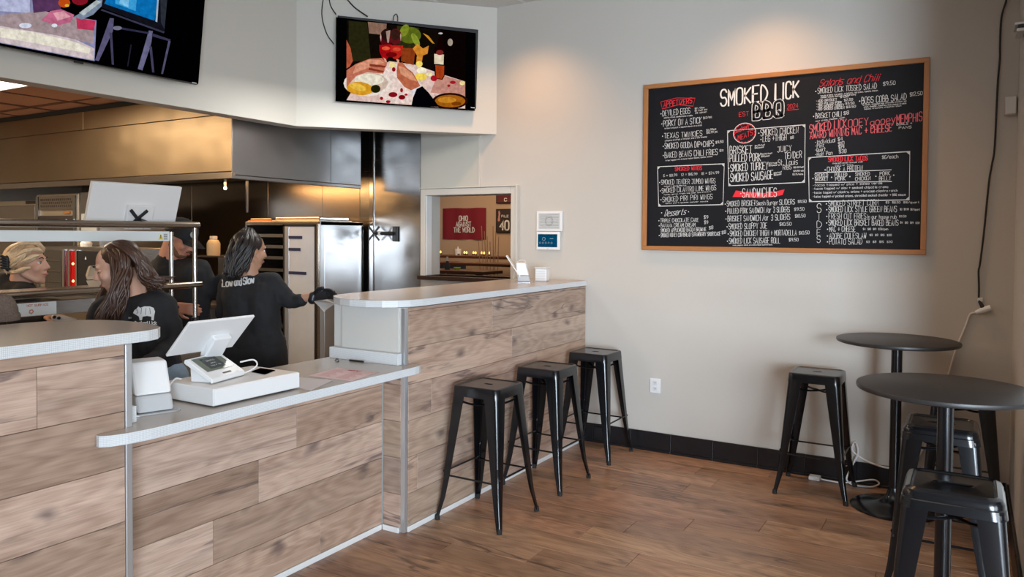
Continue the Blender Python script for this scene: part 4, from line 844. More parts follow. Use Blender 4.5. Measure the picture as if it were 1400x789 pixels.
pol = [('07070a', [(-700, -290), (1110, -60), (1070, 452), (-700, 110)]), ('8e8fb4', [(-700, -290), (180, -160), (200, 60), (520, 110), (510, 330), (0, 232), (-700, 90)]), ('b9bede', [(-300, -250), (165, -150), (160, 70), (0, 60), (-300, 20)]), ('d8c8cc', [(0, 140), (200, 165), (380, 200), (510, 262), (505, 325), (0, 228), (-300, 170), (-300, 90)]),
 ('f0ead8', [(0, 150), (180, 172), (400, 225), (490, 262), (480, 290), (200, 235), (0, 200)]), ('a89498', [(0, 80), (240, 60), (500, 120), (505, 235), (300, 190), (0, 140)]), ('5a3a5e', [(165, -100), (300, -80), (330, 50), (180, 70)]), ('c46a8a', [(220, 110), (270, 60), (330, 50), (400, 80), (380, 120), (310, 138)]), ('e0a0ac', [(285, 70), (340, 60), (380, 90), (310, 112)]), ('c43a5c', [(410, 95), (515, 112), (505, 165), (415, 155)]),
 ('7c8aa0', [(395, 92), (450, 60), (520, 20), (560, -60), (600, -60), (560, 20), (500, 80), (440, 105)]), ('b4c0c4', [(425, 70), (520, 0), (545, 10), (450, 84)]), ('c8501c', ell(345, 15, 32, 26)), ('8c1c2c', ell(430, 0, 44, 28)), ('e8b43c', ell(360, 30, 12, 8)), ('f2f2ff', ell(292, 138, 16, 10)), ('dfe4f6', ell(135, 138, 34, 14)),
 ('1a1a22', [(545, 40), (560, -60), (905, -60), (885, 172)]), ('1272b8', [(570, 0), (590, -60), (860, -60), (832, 112), (560, 20)]), ('3ea0dc', [(620, -60), (740, -60), (730, 60), (620, 20)]), ('7cc4ee', [(660, -60), (700, -60), (690, 40), (640, 20)]), ('a8b8c8', [(850, -60), (858, -60), (846, 120), (836, 116)]), ('30343c', [(862, -40), (905, -60), (885, 160), (865, 120)]),
 ('3c3c50', [(540, 56), (548, 50), (886, 172), (880, 180)]), ('5c5878', [(590, 98), (612, 100), (606, 170), (530, 330), (510, 325)]), ('45435c', [(588, 175), (602, 178), (612, 350), (600, 348)]), ('6a6888', [(800, 165), (822, 168), (812, 240), (765, 380), (740, 372)]), ('45435c', [(802, 250), (816, 252), (830, 392), (818, 390)]), ('3c3a52', [(818, 180), (918, 214), (914, 224), (816, 196)]), ('55536e', [(905, 220), (917, 224), (876, 400), (866, 398)]), ('34324a', [(608, 140), (800, 175), (798, 184), (608, 152)]), ('7a7a90', ell(630, 152, 24, 11)), ('26242e', [(700, 240), (708, 242), (688, 360), (682, 358)])]
picture('picture', [(c, p) for c, p in pol], (X1 + 0.0012, 0, 0), n1, T1)

# ------------------------------------------------------------------ things on the counters
d = empty('cash_drawer', (-2.705, 2.21, 0.905), 0, 'white cash drawer box on the low counter under the till', 'cash drawer')
bx('case', M['plastic'], -0.155, 0.150, -0.225, 0.225, 0.006, 0.076, d, 0.004); bx('drawer_front', M['plastic'], 0.150, 0.156, -0.223, 0.223, 0.010, 0.074, d, 0.002)
for sx in (-0.13, 0.12):
    for sy in (-0.19, 0.19): lt('foot', M['rubber'], [(0, 0), (0.012, 0), (0.012, 0.006), (0, 0.006)], d, 12, (sx, sy, 0))
lab = [onz(x, y, 0.9835) for x, y in ((343, 508), (356, 503), (377, 506), (362, 512))]
bm = nb(); bm.faces.new([bm.verts.new(p) for p in lab]); bmesh.ops.solidify(bm, geom=bm.faces[:], thickness=0.001); tag(finish(bm, 'card_sleeve', M['blackp']), 'dark small card lying on top of the white cash drawer', 'card')
# till monitor, back towards the customer
t = empty('till_monitor', (-2.76, 2.12, 0.982), 0, 'white till screen seen from behind, tilted up on the cash drawer', 'monitor')
TL, BL = Vector((-2.66, 1.959, 1.237)), Vector((-2.809, 1.959, 1.09)); upv = (TL - BL); up_ = upv.normalized(); nrm = Vector((up_.z, 0, -up_.x))
fr = Matrix.Translation((TL + BL) / 2 + Vector((0, 0.16, 0))) @ Matrix((Vector((0, 1, 0)), nrm * -1, up_)).transposed().to_4x4()
bm = nb(); box(bm, -0.163, 0.163, -0.001, 0.011, -upv.length / 2, upv.length / 2, mat=fr); wp(finish(bm, 'back_shell', M['plastic'], bevel=0.004), t)
bm = nb(); box(bm, -0.155, 0.155, 0.011, 0.0125, -upv.length / 2 + 0.008, upv.length / 2 - 0.008, mat=fr); bmesh.ops.recalc_face_normals(bm, faces=bm.faces); wp(finish(bm, 'glass', M['blackp']), t)
bm = nb()
prof = [Vector((-2.728, 0, 1.172)), Vector((-2.790, 0, 1.112)), Vector((-2.850, 0, 0.983)), Vector((-2.795, 0, 0.983)), Vector((-2.770, 0, 1.06)), Vector((-2.700, 0, 1.150))]
a = [bm.verts.new((p.x - 0.01, 2.115 + 0.02 * (i in (2, 3)), p.z)) for i, p in enumerate(prof)]; b = [bm.verts.new((p.x - 0.01, 2.205 + 0.04 * (i in (2, 3)), p.z)) for i, p in enumerate(prof)]
bm.faces.new(a[::-1]); bm.faces.new(b)
for i in range(6): bm.faces.new((a[i], a[(i + 1) % 6], b[(i + 1) % 6], b[i]))
bmesh.ops.recalc_face_normals(bm, faces=bm.faces); wp(finish(bm, 'stand', M['plastic'], bevel=0.006), t)
# customer display
cdv = empty('card_terminal', (-2.640, 2.035, 0.982), radians(104), 'white countertop card terminal with small dark screen in front of the till', 'card terminal'); cdv.scale = (1.04, 1.0, 1.0)
pf = [(0.0, 0.0), (0.10, 0.0), (0.125, 0.085), (0.118, 0.094), (-0.012, 0.022), (-0.012, 0.012)]
def side_prism(name, pf, w0, w1, mat, par, bev=0.004):
    bm = nb(); a = [bm.verts.new((w0, y_, z_)) for y_, z_ in pf]; b = [bm.verts.new((w1, y_, z_)) for y_, z_ in pf]; bm.faces.new(a[::-1]); bm.faces.new(b)
    for i in range(len(pf)): bm.faces.new((a[i], a[(i + 1) % len(pf)], b[(i + 1) % len(pf)], b[i]))
    bmesh.ops.recalc_face_normals(bm, faces=bm.faces); return finish(bm, name, mat, par, bevel=bev)
side_prism('base', [(0.02, 0.0), (0.11, 0.0), (0.115, 0.075), (0.02, 0.03)], 0.02, 0.185, M['plastic'], cdv)
side_prism('body', [(-0.012, 0.010), (-0.008, 0.002), (0.128, 0.078), (0.125, 0.092), (0.118, 0.094), (-0.010, 0.022)], 0, 0.205, M['plastic'], cdv, 0.003)
sl = Vector((0, 0.128, 0.072)).normalized(); o0 = Vector((0, -0.010, 0.0225)); up2 = Vector((0, -sl.z, sl.y))
def slab(name, u0, u1, v0, v1, mat, lift, par, t_=0.001):
    bm = nb(); q = [o0 + Vector((u, 0, 0)) + sl * v + up2 * lift for u, v in ((u0, v0), (u1, v0), (u1, v1), (u0, v1))]; q2 = [p + up2 * t_ for p in q]
    A = [bm.verts.new(p) for p in q]; B_ = [bm.verts.new(p) for p in q2]; bm.faces.new(A[::-1]); bm.faces.new(B_)
    for i in range(4): bm.faces.new((A[i], A[(i + 1) % 4], B_[(i + 1) % 4], B_[i]))
    return finish(bm, name, mat, par)
slab('screen', 0.022, 0.183, 0.045, 0.138, plain('olive_screen', (0.10, 0.115, 0.07), 0.2), 0.0003, cdv)
s_ = slab('screen_content', 0.055, 0.150, 0.058, 0.128, plain('dark_screen', (0.012, 0.014, 0.012), 0.2), 0.0015, cdv, 0.0004)
bm = nb()
for i, (t_, w_) in enumerate((('Smoked Lick', 0.05), ('good eats', 0.03), ('swipe or tap', 0.06))):
    for pl in strokes(t_, 0.1025 - w_ / 2, 0.104 - 0.016 * i, 0.1025 + w_ / 2, 0.104 - 0.016 * i, 0.007 if i else 0.011): ribbon(bm, pl, 0.0010, lambda u, v: o0 + Vector((u, 0, 0)) + sl * v + up2 * 0.0022)
finish(bm, 'screen_lettering', plain('screen_pale', (0.5, 0.5, 0.45), 0.6), cdv)
slab('card_slot', 0.085, 0.135, 0.014, 0.022, M['blackp'], 0.0004, cdv)
tag(tb('power_cable', M['cordw'], spline([(-2.70, 2.235, 1.04), (-2.675, 2.285, 1.045), (-2.66, 2.29, 1.02), (-2.69, 2.25, 0.992), (-2.72, 2.16, 0.987), (-2.78, 2.10, 0.987)], 6), 0.0035), 'white cable curling beside the card terminal on the drawer', 'cable')
tag(tb('power_cable', M['cordw'], spline([(-2.80, 2.02, 0.990), (-2.80, 1.99, 0.995), (-2.79, 1.955, 0.97), (-2.80, 1.94, 0.912), (-2.90, 1.93, 0.909)], 6), 0.0035), 'white cable dropping off the left side of the cash drawer', 'cable')
# tilted tablet holders
def tablet(name, loc, rz, label, screen_open):
    t = empty(name, loc, rz, label, 'tablet stand'); t.scale = (1.2, 1.2, 1.32) if not screen_open else (1, 1, 1)
    bm = nb(); prism(bm, [(x * 1.0, y) for x, y in rsq(0.062, 0.02)], 0.0, 0.005); o = finish(bm, 'tray', M['alu'], t, bevel=0.001); o.scale = (1.25, 1, 1)
    lean = 0.0 if screen_open else 0.035
    side_prism('foot_block', [(-0.050, 0.006), (0.045, 0.006), (0.050 + lean * 0.4, 0.052), (-0.038 + lean * 0.3, 0.052)], -0.056, 0.056, M['pgrey'], t, 0.008)
    side_prism('housing', [(-0.038 + lean * 0.3, 0.053), (0.050 + lean * 0.4, 0.053), (0.058 + lean * 1.2, 0.138), (0.052 + lean, 0.146), (-0.012 + lean, 0.144)], -0.056, 0.056, M['plastic'], t, 0.008)
    if screen_open:
        fr = Matrix.Translation((0, 0.075, 0.115)) @ Matrix.Rotation(radians(-34), 4, 'X')
        bm = nb(); box(bm, -0.075, 0.075, -0.004, 0.004, -0.09, 0.10, mat=fr); finish(bm, 'tablet_screen', M['plastic'], t, bevel=0.003)
        bm = nb(); tube(bm, spline([(0.03, -0.02, 0.12), (0.05, 0.0, 0.16), (0.06, 0.05, 0.15), (0.06, 0.07, 0.08), (0.06, 0.08, 0.02)], 6), 0.003, 8); finish(bm, 'cable', M['cordw'], t, smooth='auto')
    return t
tablet('tablet_stand', (-2.715, 1.825, 0.905), radians(72), 'white tilted tablet stand with grey foot at the left end of the low counter', False)
tablet('tablet_stand', (-2.84, 4.93, 1.246), radians(118), 'white tablet register with raised screen on the far end of the tall bar', True)
pr = empty('receipt_printer', (-2.80, 5.14, 1.246), radians(10), 'small white ribbed box beside the tablet register at the wall end of the bar', 'printer')
bx('case', M['plastic'], -0.045, 0.045, -0.04, 0.04, 0, 0.095, pr, 0.006)
for i in range(4): bx('rib', M['pwhite'], -0.04, 0.04, -0.0425, -0.04, 0.018 + i * 0.018, 0.026 + i * 0.018, pr)
bx('lid', M['plastic'], -0.048, 0.048, -0.043, 0.043, 0.096, 0.104, pr, 0.003)
# menu sheets and pen
PAP = plain('pink_paper', (0.66, 0.50, 0.52), 0.7); PAP2 = plain('pale_lilac_paper', (0.56, 0.53, 0.56), 0.5); RI = plain('red_ink', (0.55, 0.10, 0.14), 0.7)
def sheet(name, px4, z, mat, label):
    bm = nb(); q = [onz(x, y, z) for x, y in px4]; A = [bm.verts.new(p) for p in q]; B_ = [bm.verts.new(p + Vector((0, 0, 0.0008))) for p in q]
    bm.faces.new(B_); bm.faces.new(A[::-1])
    for i in range(4): bm.faces.new((A[i], A[(i + 1) % 4], B_[(i + 1) % 4], B_[i]))
    bmesh.ops.recalc_face_normals(bm, faces=bm.faces); return q, tag(finish(bm, name, mat), label, 'menu')
q, sh = sheet('paper_menu', ((421, 514), (461, 503), (519, 508.5), (480, 521.5)), 0.9056, PAP, 'pink paper menu lying on the low counter near the tall bar')
U = (q[3] - q[0]); V = (q[1] - q[0]); bm = nb()
for pl in strokes('menu', 0.36, 0.86, 0.62, 0.86, 0.10): ribbon(bm, pl, 0.022, lambda u, v: q[0] + Vector((0, 0, 0.0012)) + U * (1 - v) * 0.98 * 0 + (q[3] - q[0]) * u + (q[1] - q[0]) * v)
for cx in (0.1, 0.55):
    for i in range(9):
        w_ = 0.2 + 0.12 * ((i * 7) % 3) / 2; ribbon(bm, [(cx, 0.75 - i * 0.075), (cx + w_, 0.75 - i * 0.075)], 0.014, lambda u, v: q[0] + Vector((0, 0, 0.0012)) + (q[3] - q[0]) * u + (q[1] - q[0]) * v)
for f in bm.faces:
    if f.normal.z < 0: f.normal_flip()
finish(bm, 'red_print', RI, sh)
sheet('paper_menu', ((388, 527), (408, 516), (456, 520), (425, 534)), 0.9056, PAP2, 'pale glossy menu sheet half behind the white cash drawer')
a, b = onz(478, 492.5, 0.91), onz(506, 495.5, 0.91)
pn = empty('pen', (a + b) / 2, 0, 'black pen lying against the laminate upstand on the low counter', 'pen'); m_ = a.lerp(b, 0.72)
wp(tb('barrel', M['blackp'], [a, m_], 0.0048), pn); wp(tb('grip', M['pgrey'], [m_, b], [0.0045, 0.0015]), pn)
tag(tb('clip', M['blackp'], spline([onz(458, 493, 0.908), onz(461, 490, 0.908), onz(463, 494, 0.908), onz(459, 495, 0.908)], 4), 0.002), 'tiny black twisted clip at the back of the low counter', 'clip')

# ------------------------------------------------------------------ things on the back wall
def wthing(name, px4, y, label, cat, th):
    a, b = ony(px4[0], px4[1], y), ony(px4[2], px4[3], y)
    t = empty(name, ((a.x + b.x) / 2, y, (a.z + b.z) / 2), 0, label, cat); return t, (b.x - a.x) / 2, (a.z - b.z) / 2
t, w, h = wthing('framed_notice', (735, 289, 769.5, 316), YB - 0.002, 'white framed line drawing on the wall just above the touch panel', 'notice', 0.02)
bx('frame', M['plastic'], -w, w, -0.016, 0, -h, h, t, 0.002); bx('sheet', plain('grey_sheet', (0.55, 0.56, 0.55), 0.7), -w + 0.02, w - 0.02, -0.018, -0.016, -h + 0.016, h - 0.016, t)
bm = nb(); rnd = random.Random(3)
for i in range(9): ribbon(bm, [(-w + 0.03 + k * (2 * w - 0.06) / 6, -h + 0.03 + i * (2 * h - 0.06) / 8 + rnd.uniform(-0.003, 0.003)) for k in range(7) if not (2 <= k <= 4 and 2 < i < 7)], 0.002, lambda u, v: (u, -0.0185, v))
for r in (0.028, 0.036): ribbon(bm, [(r * cos(k * pi / 8), r * 1.1 * sin(k * pi / 8)) for k in range(17)], 0.0022, lambda u, v: (u, -0.0185, v))
finish(bm, 'line_drawing', plain('pencil_grey', (0.16, 0.17, 0.18), 0.8), t)
t, w, h = wthing('touch_panel', (735, 317, 766.5, 342), YB - 0.002, 'white alarm touch panel with a blue screen on the back wall', 'touch panel', 0.02)
bx('case', M['plastic'], -w, w, -0.022, 0, -h, h, t, 0.006)
bx('screen', em('0f5f86', 0.55), -w + 0.016, w - 0.020, -0.0225, -0.022, -h + 0.022, h - 0.018, t)
bm = nb()
for i in range(5): ribbon(bm, [(-w + 0.036 + i * 0.026 + 0.007 * cos(k * pi / 5), -0.016 + 0.007 * sin(k * pi / 5)) for k in range(11)], 0.002, lambda u, v: (u, -0.023, v))
ribbon(bm, [(-0.035 + 0.013 * cos(k * pi / 6), 0.016 + 0.013 * sin(k * pi / 6)) for k in range(13)], 0.003, lambda u, v: (u, -0.023, v)); ribbon(bm, [(0.02, 0.018), (0.05, 0.018)], 0.003, lambda u, v: (u, -0.023, v))
finish(bm, 'icons', em('c8dce8', 0.6), t)
bx('button', M['pgrey'], -0.008, 0.008, -0.024, -0.022, -h + 0.007, -h + 0.011, t)
t, w, h = wthing('wall_outlet', (889, 516.5, 903, 538), YB - 0.002, 'white double power outlet low on the back wall right of the stools', 'outlet', 0.01)
bx('cover_plate', M['plastic'], -w, w, -0.007, 0, -h, h, t, 0.003)
for s in (-1, 1):
    r_ = bx('receptacle', M['pwhite'], -0.017, 0.017, -0.0095, -0.007, s * 0.022 - 0.015, s * 0.022 + 0.015, t, 0.004)
    for x_ in (-0.006, 0.006): bx('slot', M['blackp'], x_ - 0.001, x_ + 0.001, -0.0099, -0.0094, s * 0.022 - 0.002, s * 0.022 + 0.008, r_)
    bx('ground_hole', M['blackp'], -0.002, 0.002, -0.0099, -0.0094, s * 0.022 - 0.010, s * 0.022 - 0.006, r_)
t = empty('wall_sensor', (0.186, YB - 0.001, 2.378), 0, 'small off-white sensor box high on the wall beside the corner', 'sensor')
bx('case', M['cream'], -0.030, 0.030, -0.035, 0, -0.056, 0.056, t, 0.006); bx('front_cover', M['pwhite'], -0.026, 0.026, -0.040, -0.035, -0.050, 0.050, t, 0.003)
t = empty('wall_bracket', (0.221, 5.0, 2.71), 0, 'pale metal bracket with two bars high on the right-hand wall', 'bracket')
bx('bar', M['alu'], -0.045, 0, -0.16, 0.02, 0.010, 0.024, t, 0.003); bx('bar', M['alu'], -0.035, 0, -0.16, 0.01, -0.026, -0.006, t, 0.004); bx('gasket', M['blackp'], -0.030, 0, -0.16, 0.025, -0.004, 0.008, t)
cpts = [(0.16, 3.10), (0.152, 3.004), (0.129, 2.90), (0.125, 2.741), (0.126, 2.66), (0.118, 2.50), (0.111, 2.146), (0.098, 2.03), (0.086, 1.929), (0.066, 1.623), (0.050, 1.44), (0.044, 1.402), (0.048, 1.30), (0.048, 1.235)]
t = empty('hanging_cable', (0.10, YB, 3.0), 0, 'thin black cable hanging down the wall near the right corner', 'cable')
wp(tb('cord', M['cordk'], spline([(x, YB - 0.012, z) for x, z in cpts], 5), 0.0055), t)
wp(tb('plug', M['cordk'], [(0.048, YB - 0.014, 1.225), (0.064, YB - 0.022, 1.195), (0.074, YB - 0.026, 1.175)], [0.008, 0.011, 0.014]), t)
wp(bx('cord_clip', M['pwhite'], 0.042, 0.070, YB - 0.022, YB - 0.001, 1.215, 1.240, None, 0.004), t)
wp(tb('ceiling_hook', M['cordk'], [(0.165, YB - 0.03, 3.06), (0.20, YB - 0.03, 3.03)], 0.018), t)
t = empty('extension_cable', (-0.2, YB, 0.8), 0, 'white extension cable running down the wall behind the far table', 'cable')
wp(tb('socket_end', M['plastic'], [(0.035, YB - 0.024, 1.150), (0.075, YB - 0.026, 1.170), (0.110, YB - 0.026, 1.185)], [0.012, 0.019, 0.017]), t)
cp = [(0.035, 1.150), (0.005, 1.135), (-0.018, 1.06), (-0.06, 0.93), (-0.085, 0.83), (-0.100, 0.764), (-0.15, 0.62), (-0.19, 0.45), (-0.22, 0.30), (-0.30, 0.16), (-0.41, 0.135), (-0.52, 0.150), (-0.60, 0.185), (-0.635, 0.22), (-0.62, 0.27), (-0.60, 0.20), (-0.64, 0.10)]
wp(tb('cable', M['cordw'], spline([(x, YB - (0.009 if z > 0.25 else 0.028), z) for x, z in cp], 5), 0.006), t)
fl = [(-0.64, 5.37, 0.10), (-0.66, 5.355, 0.03), (-0.62, 5.33, 0.008), (-0.52, 5.34, 0.008), (-0.47, 5.36, 0.03), (-0.50, 5.365, 0.05), (-0.58, 5.36, 0.03), (-0.68, 5.335, 0.008), (-0.76, 5.33, 0.008), (-0.815, 5.33, 0.010)]
t = empty('floor_cable', (-0.7, 5.34, 0), 0, 'white looped cable with a square plug on the floor beneath the lone stool', 'cable')
wp(tb('cable', M['cordw'], spline(fl, 6), 0.005), t); wp(bx('plug', M['plastic'], -0.885, -0.815, 5.30, 5.355, 0.001, 0.028, None, 0.005), t)
for i in range(4): tube_ = tb('twist_tie', M['cordw'], [(-0.668 + 0.006 * i, 5.368, 0.11 + i * 0.018), (-0.645 + 0.006 * i, 5.366, 0.125 + i * 0.018)], 0.003); wp(tube_, t)

# ------------------------------------------------------------------ kitchen
hd = empty('extractor_hood', (-6.8, 4.5, 2.0), 0, 'long stainless extractor hood over the cooking line, front coloured as warm-lit, dark side', 'extractor hood')
HX0, HX1, HY0, HY1, HZ0, HZ1 = -9.3, -4.72, 3.84, 5.24, 2.0, 2.675
xs = [HX0, -8.25, -6.65, -4.95, HX1]
for a, b in zip([HX0, -6.65], [-6.652, HX1 - 0.002]): wp(bx('upper_front_panel', M['hoodwarmlit'], a, b, HY0, HY0 + 0.012, 2.484, HZ1, None, 0.002), hd)
wp(bx('front_panel', M['hoodwarmlit'], HX0, HX1 - 0.002, HY0 - 0.003, HY0 + 0.012, HZ0 + 0.055, 2.480, None, 0.003), hd)
wp(bx('front_lip', M['tube'], HX0, HX1 + 0.002, HY0 - 0.006, HY0 + 0.03, HZ0, HZ0 + 0.052, None, 0.004), hd)
for a, b in ((HY0 + 0.0, 4.86), (4.863, HY1)): wp(bx('side_panel', M['hooddark'], HX1 - 0.012, HX1, a, b, HZ0 + 0.03, HZ1, None, 0.003), hd)
wp(bx('side_lip', M['hooddark'], HX1 - 0.03, HX1 + 0.003, HY0, HY1, HZ0, HZ0 + 0.028, None, 0.004), hd)
wp(bx('top_plate', M['steel'], HX0, HX1 - 0.013, HY0 + 0.013, HY1, 2.60, 2.66), hd)
wp(bx('inner_plenum', M['tube'], HX0, HX1 - 0.04, 4.55, HY1, 2.12, 2.59), hd)
wp(bx('black_seal', M['rubber'], HX0, -5.2, HY0 - 0.02, HY0 - 0.001, 2.64, HZ1 - 0.001), hd)
for i in range(9):
    x = -9.0 + i * 0.47; bm = nb(); fr = Matrix.Translation((x + 0.22, 4.3, 2.27)) @ Matrix.Rotation(radians(-40), 4, 'X'); box(bm, -0.22, 0.22, -0.01, 0.01, -0.2, 0.2, mat=fr); wp(finish(bm, 'grease_filter', M['tube']), hd)
lampb = empty('hood_lamp', (-5.75, 4.60, 2.02), 0, 'small bright lamp bulb hanging under the hood behind the white monitor', 'lamp')
lt('bulb', emit('bulb_glow', (1.0, 0.78, 0.45), 5.0), [(0, -0.04), (0.012, -0.035), (0.015, -0.022), (0.008, -0.005), (0, -0.005)], lampb, 16); lt('socket', M['steel'], [(0, -0.005), (0.012, -0.005), (0.012, 0.10), (0, 0.10)], lampb, 16)
# steel wall sheets on the back wall
for i, (a, b, mt) in enumerate(((-4.875, -4.755, 'steelw'), (-4.70, -4.172, 'steelw'), (-5.35, -4.878, 'tube'), (-6.1, -5.353, 'tube'), (-7.3, -6.103, 'tube'), (-9.4, -7.303, 'tube'))):
    wp(bx('steel_sheet', M[mt], a, b, YB - 0.010, YB - 0.001, 0.0, KZ - 0.005, None, 0.002), wall_back)
wp(bx('steel_cover_strip', M['chrome'], -4.754, -4.701, YB - 0.022, YB - 0.001, 0.0, KZ - 0.005, None, 0.006), wall_back)
# bare monitor bracket on the wall
t = empty('monitor_bracket', (-4.53, YB - 0.012, 1.6), 0, 'empty black X-shaped monitor bracket on the steel wall sheet', 'monitor bracket')
bx('wall_plate', M['blackp'], 0.062, 0.112, -0.025, 0, -0.072, 0.066, t, 0.006); wp_ = tb('arm', M['blackp'], [(0.085, -0.03, 0.0), (0.0, -0.055, 0.0), (-0.09, -0.08, 0.002)], 0.017, t); tb('joint', M['pgrey'], [(-0.045, -0.07, -0.02), (-0.045, -0.07, 0.022)], 0.018, t)
for s in (-1, 1): bm = nb(); fr = Matrix.Translation((-0.098, -0.085, 0)) @ Matrix.Rotation(radians(45 * s), 4, 'Y'); box(bm, -0.088, 0.088, -0.006, 0.006, -0.009, 0.009, mat=fr); finish(bm, 'cross_arm', M['blackp'], t, bevel=0.003)
# holding cabinet
k = empty('holding_cabinet', (-5.27, 5.1, 0), 0, 'tall stainless tray cabinet with glazed door behind the woman with black gloves', 'cabinet')
CX0, CX1, CY0, CY1, CZ = -5.75, -4.80, 4.82, 5.36, 1.70
wp(bx('top', M['tube'], CX0, CX1, CY0, CY1, CZ - 0.035, CZ, None, 0.004), k); wp(bx('side', M['steel'], CX0, CX0 + 0.02, CY0, CY1, 0.1, CZ - 0.035), k); wp(bx('back', M['tube'], CX0, CX1, CY1 - 0.02, CY1, 0.1, CZ - 0.035), k)
wp(bx('floor_pan', M['steel'], CX0, CX1, CY0, CY1, 0.1, 0.14), k)
wp(bx('side_frame', M['alu'], CX1 - 0.02, CX1, CY0, CY1, 0.1, CZ - 0.001, None, 0.003), k); wp(bx('side_sheet', steel('bright_steel', (0.80, 0.80, 0.82), 0.32, (1, 1, 3), 0.1), CX1, CX1 + 0.004, CY0 + 0.05, CY1 - 0.05, 0.15, CZ - 0.07), k)
for i in range(14): wp(bx('runner', M['tube'], CX0 + 0.02, CX0 + 0.05, CY0 + 0.02, CY1 - 0.03, 0.25 + i * 0.1, 0.262 + i * 0.1), k)
for i, z in enumerate((0.45, 0.75, 1.05, 1.16, 1.25, 1.36, 1.46, 1.56)):
    tr_ = empty('sheet_tray', (-5.42, 5.06, z), 0, 'steel sheet tray inside the tall cabinet, %s from the bottom' % ('first', 'second', 'third', 'fourth', 'fifth', 'sixth', 'seventh', 'eighth')[i], 'tray', 'trays inside the tall cabinet')
    bx('pan', M['tube'], -0.30, 0.22, -0.22, 0.22, 0, 0.006, tr_); bx('rim', M['steel'], -0.30, 0.22, -0.226, -0.22, 0, 0.028, tr_)
DX0, DX1, DY = -5.235, -4.822, 4.80
dr = empty('door', (DX0, DY, 0.9)); dr.parent = k; dr.matrix_parent_inverse = k.matrix_basis.inverted()
def dpart(name, mat, x0, x1, y0, y1, z0, z1, bev=0.002):
    o = bx(name, mat, x0 - DX0, x1 - DX0, y0 - DY, y1 - DY, z0 - 0.9, z1 - 0.9, dr, bev); return o
dpart('frame', M['blackp'], DX0, DX0 + 0.022, DY, DY + 0.018, 0.14, 1.675); dpart('frame', M['blackp'], DX1 - 0.03, DX1, DY, DY + 0.018, 0.14, 1.675); dpart('frame', M['blackp'], DX0, DX1, DY, DY + 0.018, 1.655, 1.68); dpart('frame', M['alu'], DX0 + 0.022, DX0 + 0.07, DY - 0.002, DY + 0.016, 0.14, 1.655)
dpart('frame', M['tube'], DX1, DX1 + 0.02, DY - 0.01, DY + 0.018, 0.14, 1.68)
dpart('glazing', plain('door_sheet_pale_reflection', (0.70, 0.72, 0.75), 0.22, metal=0.25, noise=0.15, nscale=4), DX0 + 0.07, DX1 - 0.03, DY + 0.004, DY + 0.012, 0.14, 1.655, 0)  # pale base colour stands in for the bright reflection on the door
TAPE = plain('navy_tape', (0.02, 0.025, 0.07), 0.5)
for z, x1 in ((1.547, DX0 + 0.235), (1.442, DX0 + 0.215), (1.235, DX0 + 0.285)): dpart('tape_strip', TAPE, DX0 + 0.072, x1, DY + 0.0, DY + 0.0038, z, z + 0.026, 0)
t = empty('sheet_tray', (-5.10, 5.03, CZ), 0, 'upturned steel sheet tray lying on top of the tall cabinet', 'tray'); bx('rim', M['steel'], -0.32, 0.27, -0.19, 0.22, 0.0, 0.012, t, 0.004); bx('pan', M['chrome'], -0.30, 0.25, -0.17, 0.20, 0.012, 0.04, t, 0.008)
t = empty('sheet_tray', (-5.60, 5.03, CZ), 0, 'dull brown tray on the cabinet top, left of the upturned one', 'tray'); bx('rim', M['oak'], -0.145, 0.165, -0.19, 0.22, 0.0, 0.010, t, 0.004); bx('pan', M['tube'], -0.13, 0.15, -0.17, 0.20, 0.010, 0.03, t, 0.006)
tag(tb('hanging_rod', M['blackp'], [(-5.58, 4.70, 1.78), (-5.58, 4.70, 2.11)], 0.012), 'thin dark rod hanging from the hood above the tall cabinet', 'rod')
# pass shelf
PX = -3.9
p = empty('pass_shelf', (PX, 1.6, 0), 0, 'stainless pass shelf with two round rails and a white heat lamp strip, between the staff', 'pass shelf')
def pp(o): return wp(o, p)
pp(tb('top_rail', M['tube'], [(PX, -0.5, 1.630), (PX, 2.93, 1.640)], 0.0195, seg=20)); pp(tb('lower_rail', M['tube'], [(PX, -0.5, 1.288), (PX, 2.945, 1.292)], 0.019, seg=20))
pp(tb('post', M['chrome'], [(PX, 2.905, 0.9), (PX, 2.905, 1.625)], 0.0125, seg=16)); pp(tb('post', M['chrome'], [(PX - 0.02, 2.765, 0.9), (PX - 0.02, 2.765, 1.60)], 0.0125, seg=16))
pp(tb('post_sleeve', M['blackp'], [(PX, 2.905, 0.98), (PX, 2.905, 1.10)], 0.02, seg=12))
hs = bx('heat_lamp_strip', plain('white_enamel', (0.74, 0.78, 0.78), 0.35), PX - 0.05, PX - 0.012, -0.5, 2.75, 1.548, 1.603, None, 0.002); pp(hs)
YEL = plain('sticker_yellow', (0.75, 0.60, 0.05), 0.5)
st = nb(); f0 = lambda u, v: (PX - 0.0112, 2.70 + u, 1.575 + v)
st.faces.new([st.verts.new(f0(*q)) for q in ((-0.022, -0.018), (0.008, -0.018), (-0.007, 0.014))]); o = finish(st, 'warning_sign', YEL, None); wp(o, p)
st = nb(); ribbon(st, [(-0.007, -0.010), (-0.007, 0.006)], 0.005, lambda u, v: (PX - 0.0106, 2.70 + u, 1.575 + v))
for i in range(5): ribbon(st, [(0.012, 0.012 - i * 0.007), (0.034, 0.012 - i * 0.007)], 0.003, f0)
wp(finish(st, 'warning_print', M['core']), p)
pp(bx('lower_lamp_strip', M['steel'], PX - 0.06, PX - 0.02, -0.5, 2.75, 1.183, 1.252, None, 0.002)); pp(bx('label_plate', plain('label_white', (0.72, 0.76, 0.76), 0.4), PX - 0.0198, PX - 0.018, 1.2, 2.12, 1.186, 1.250))
bm = nb()
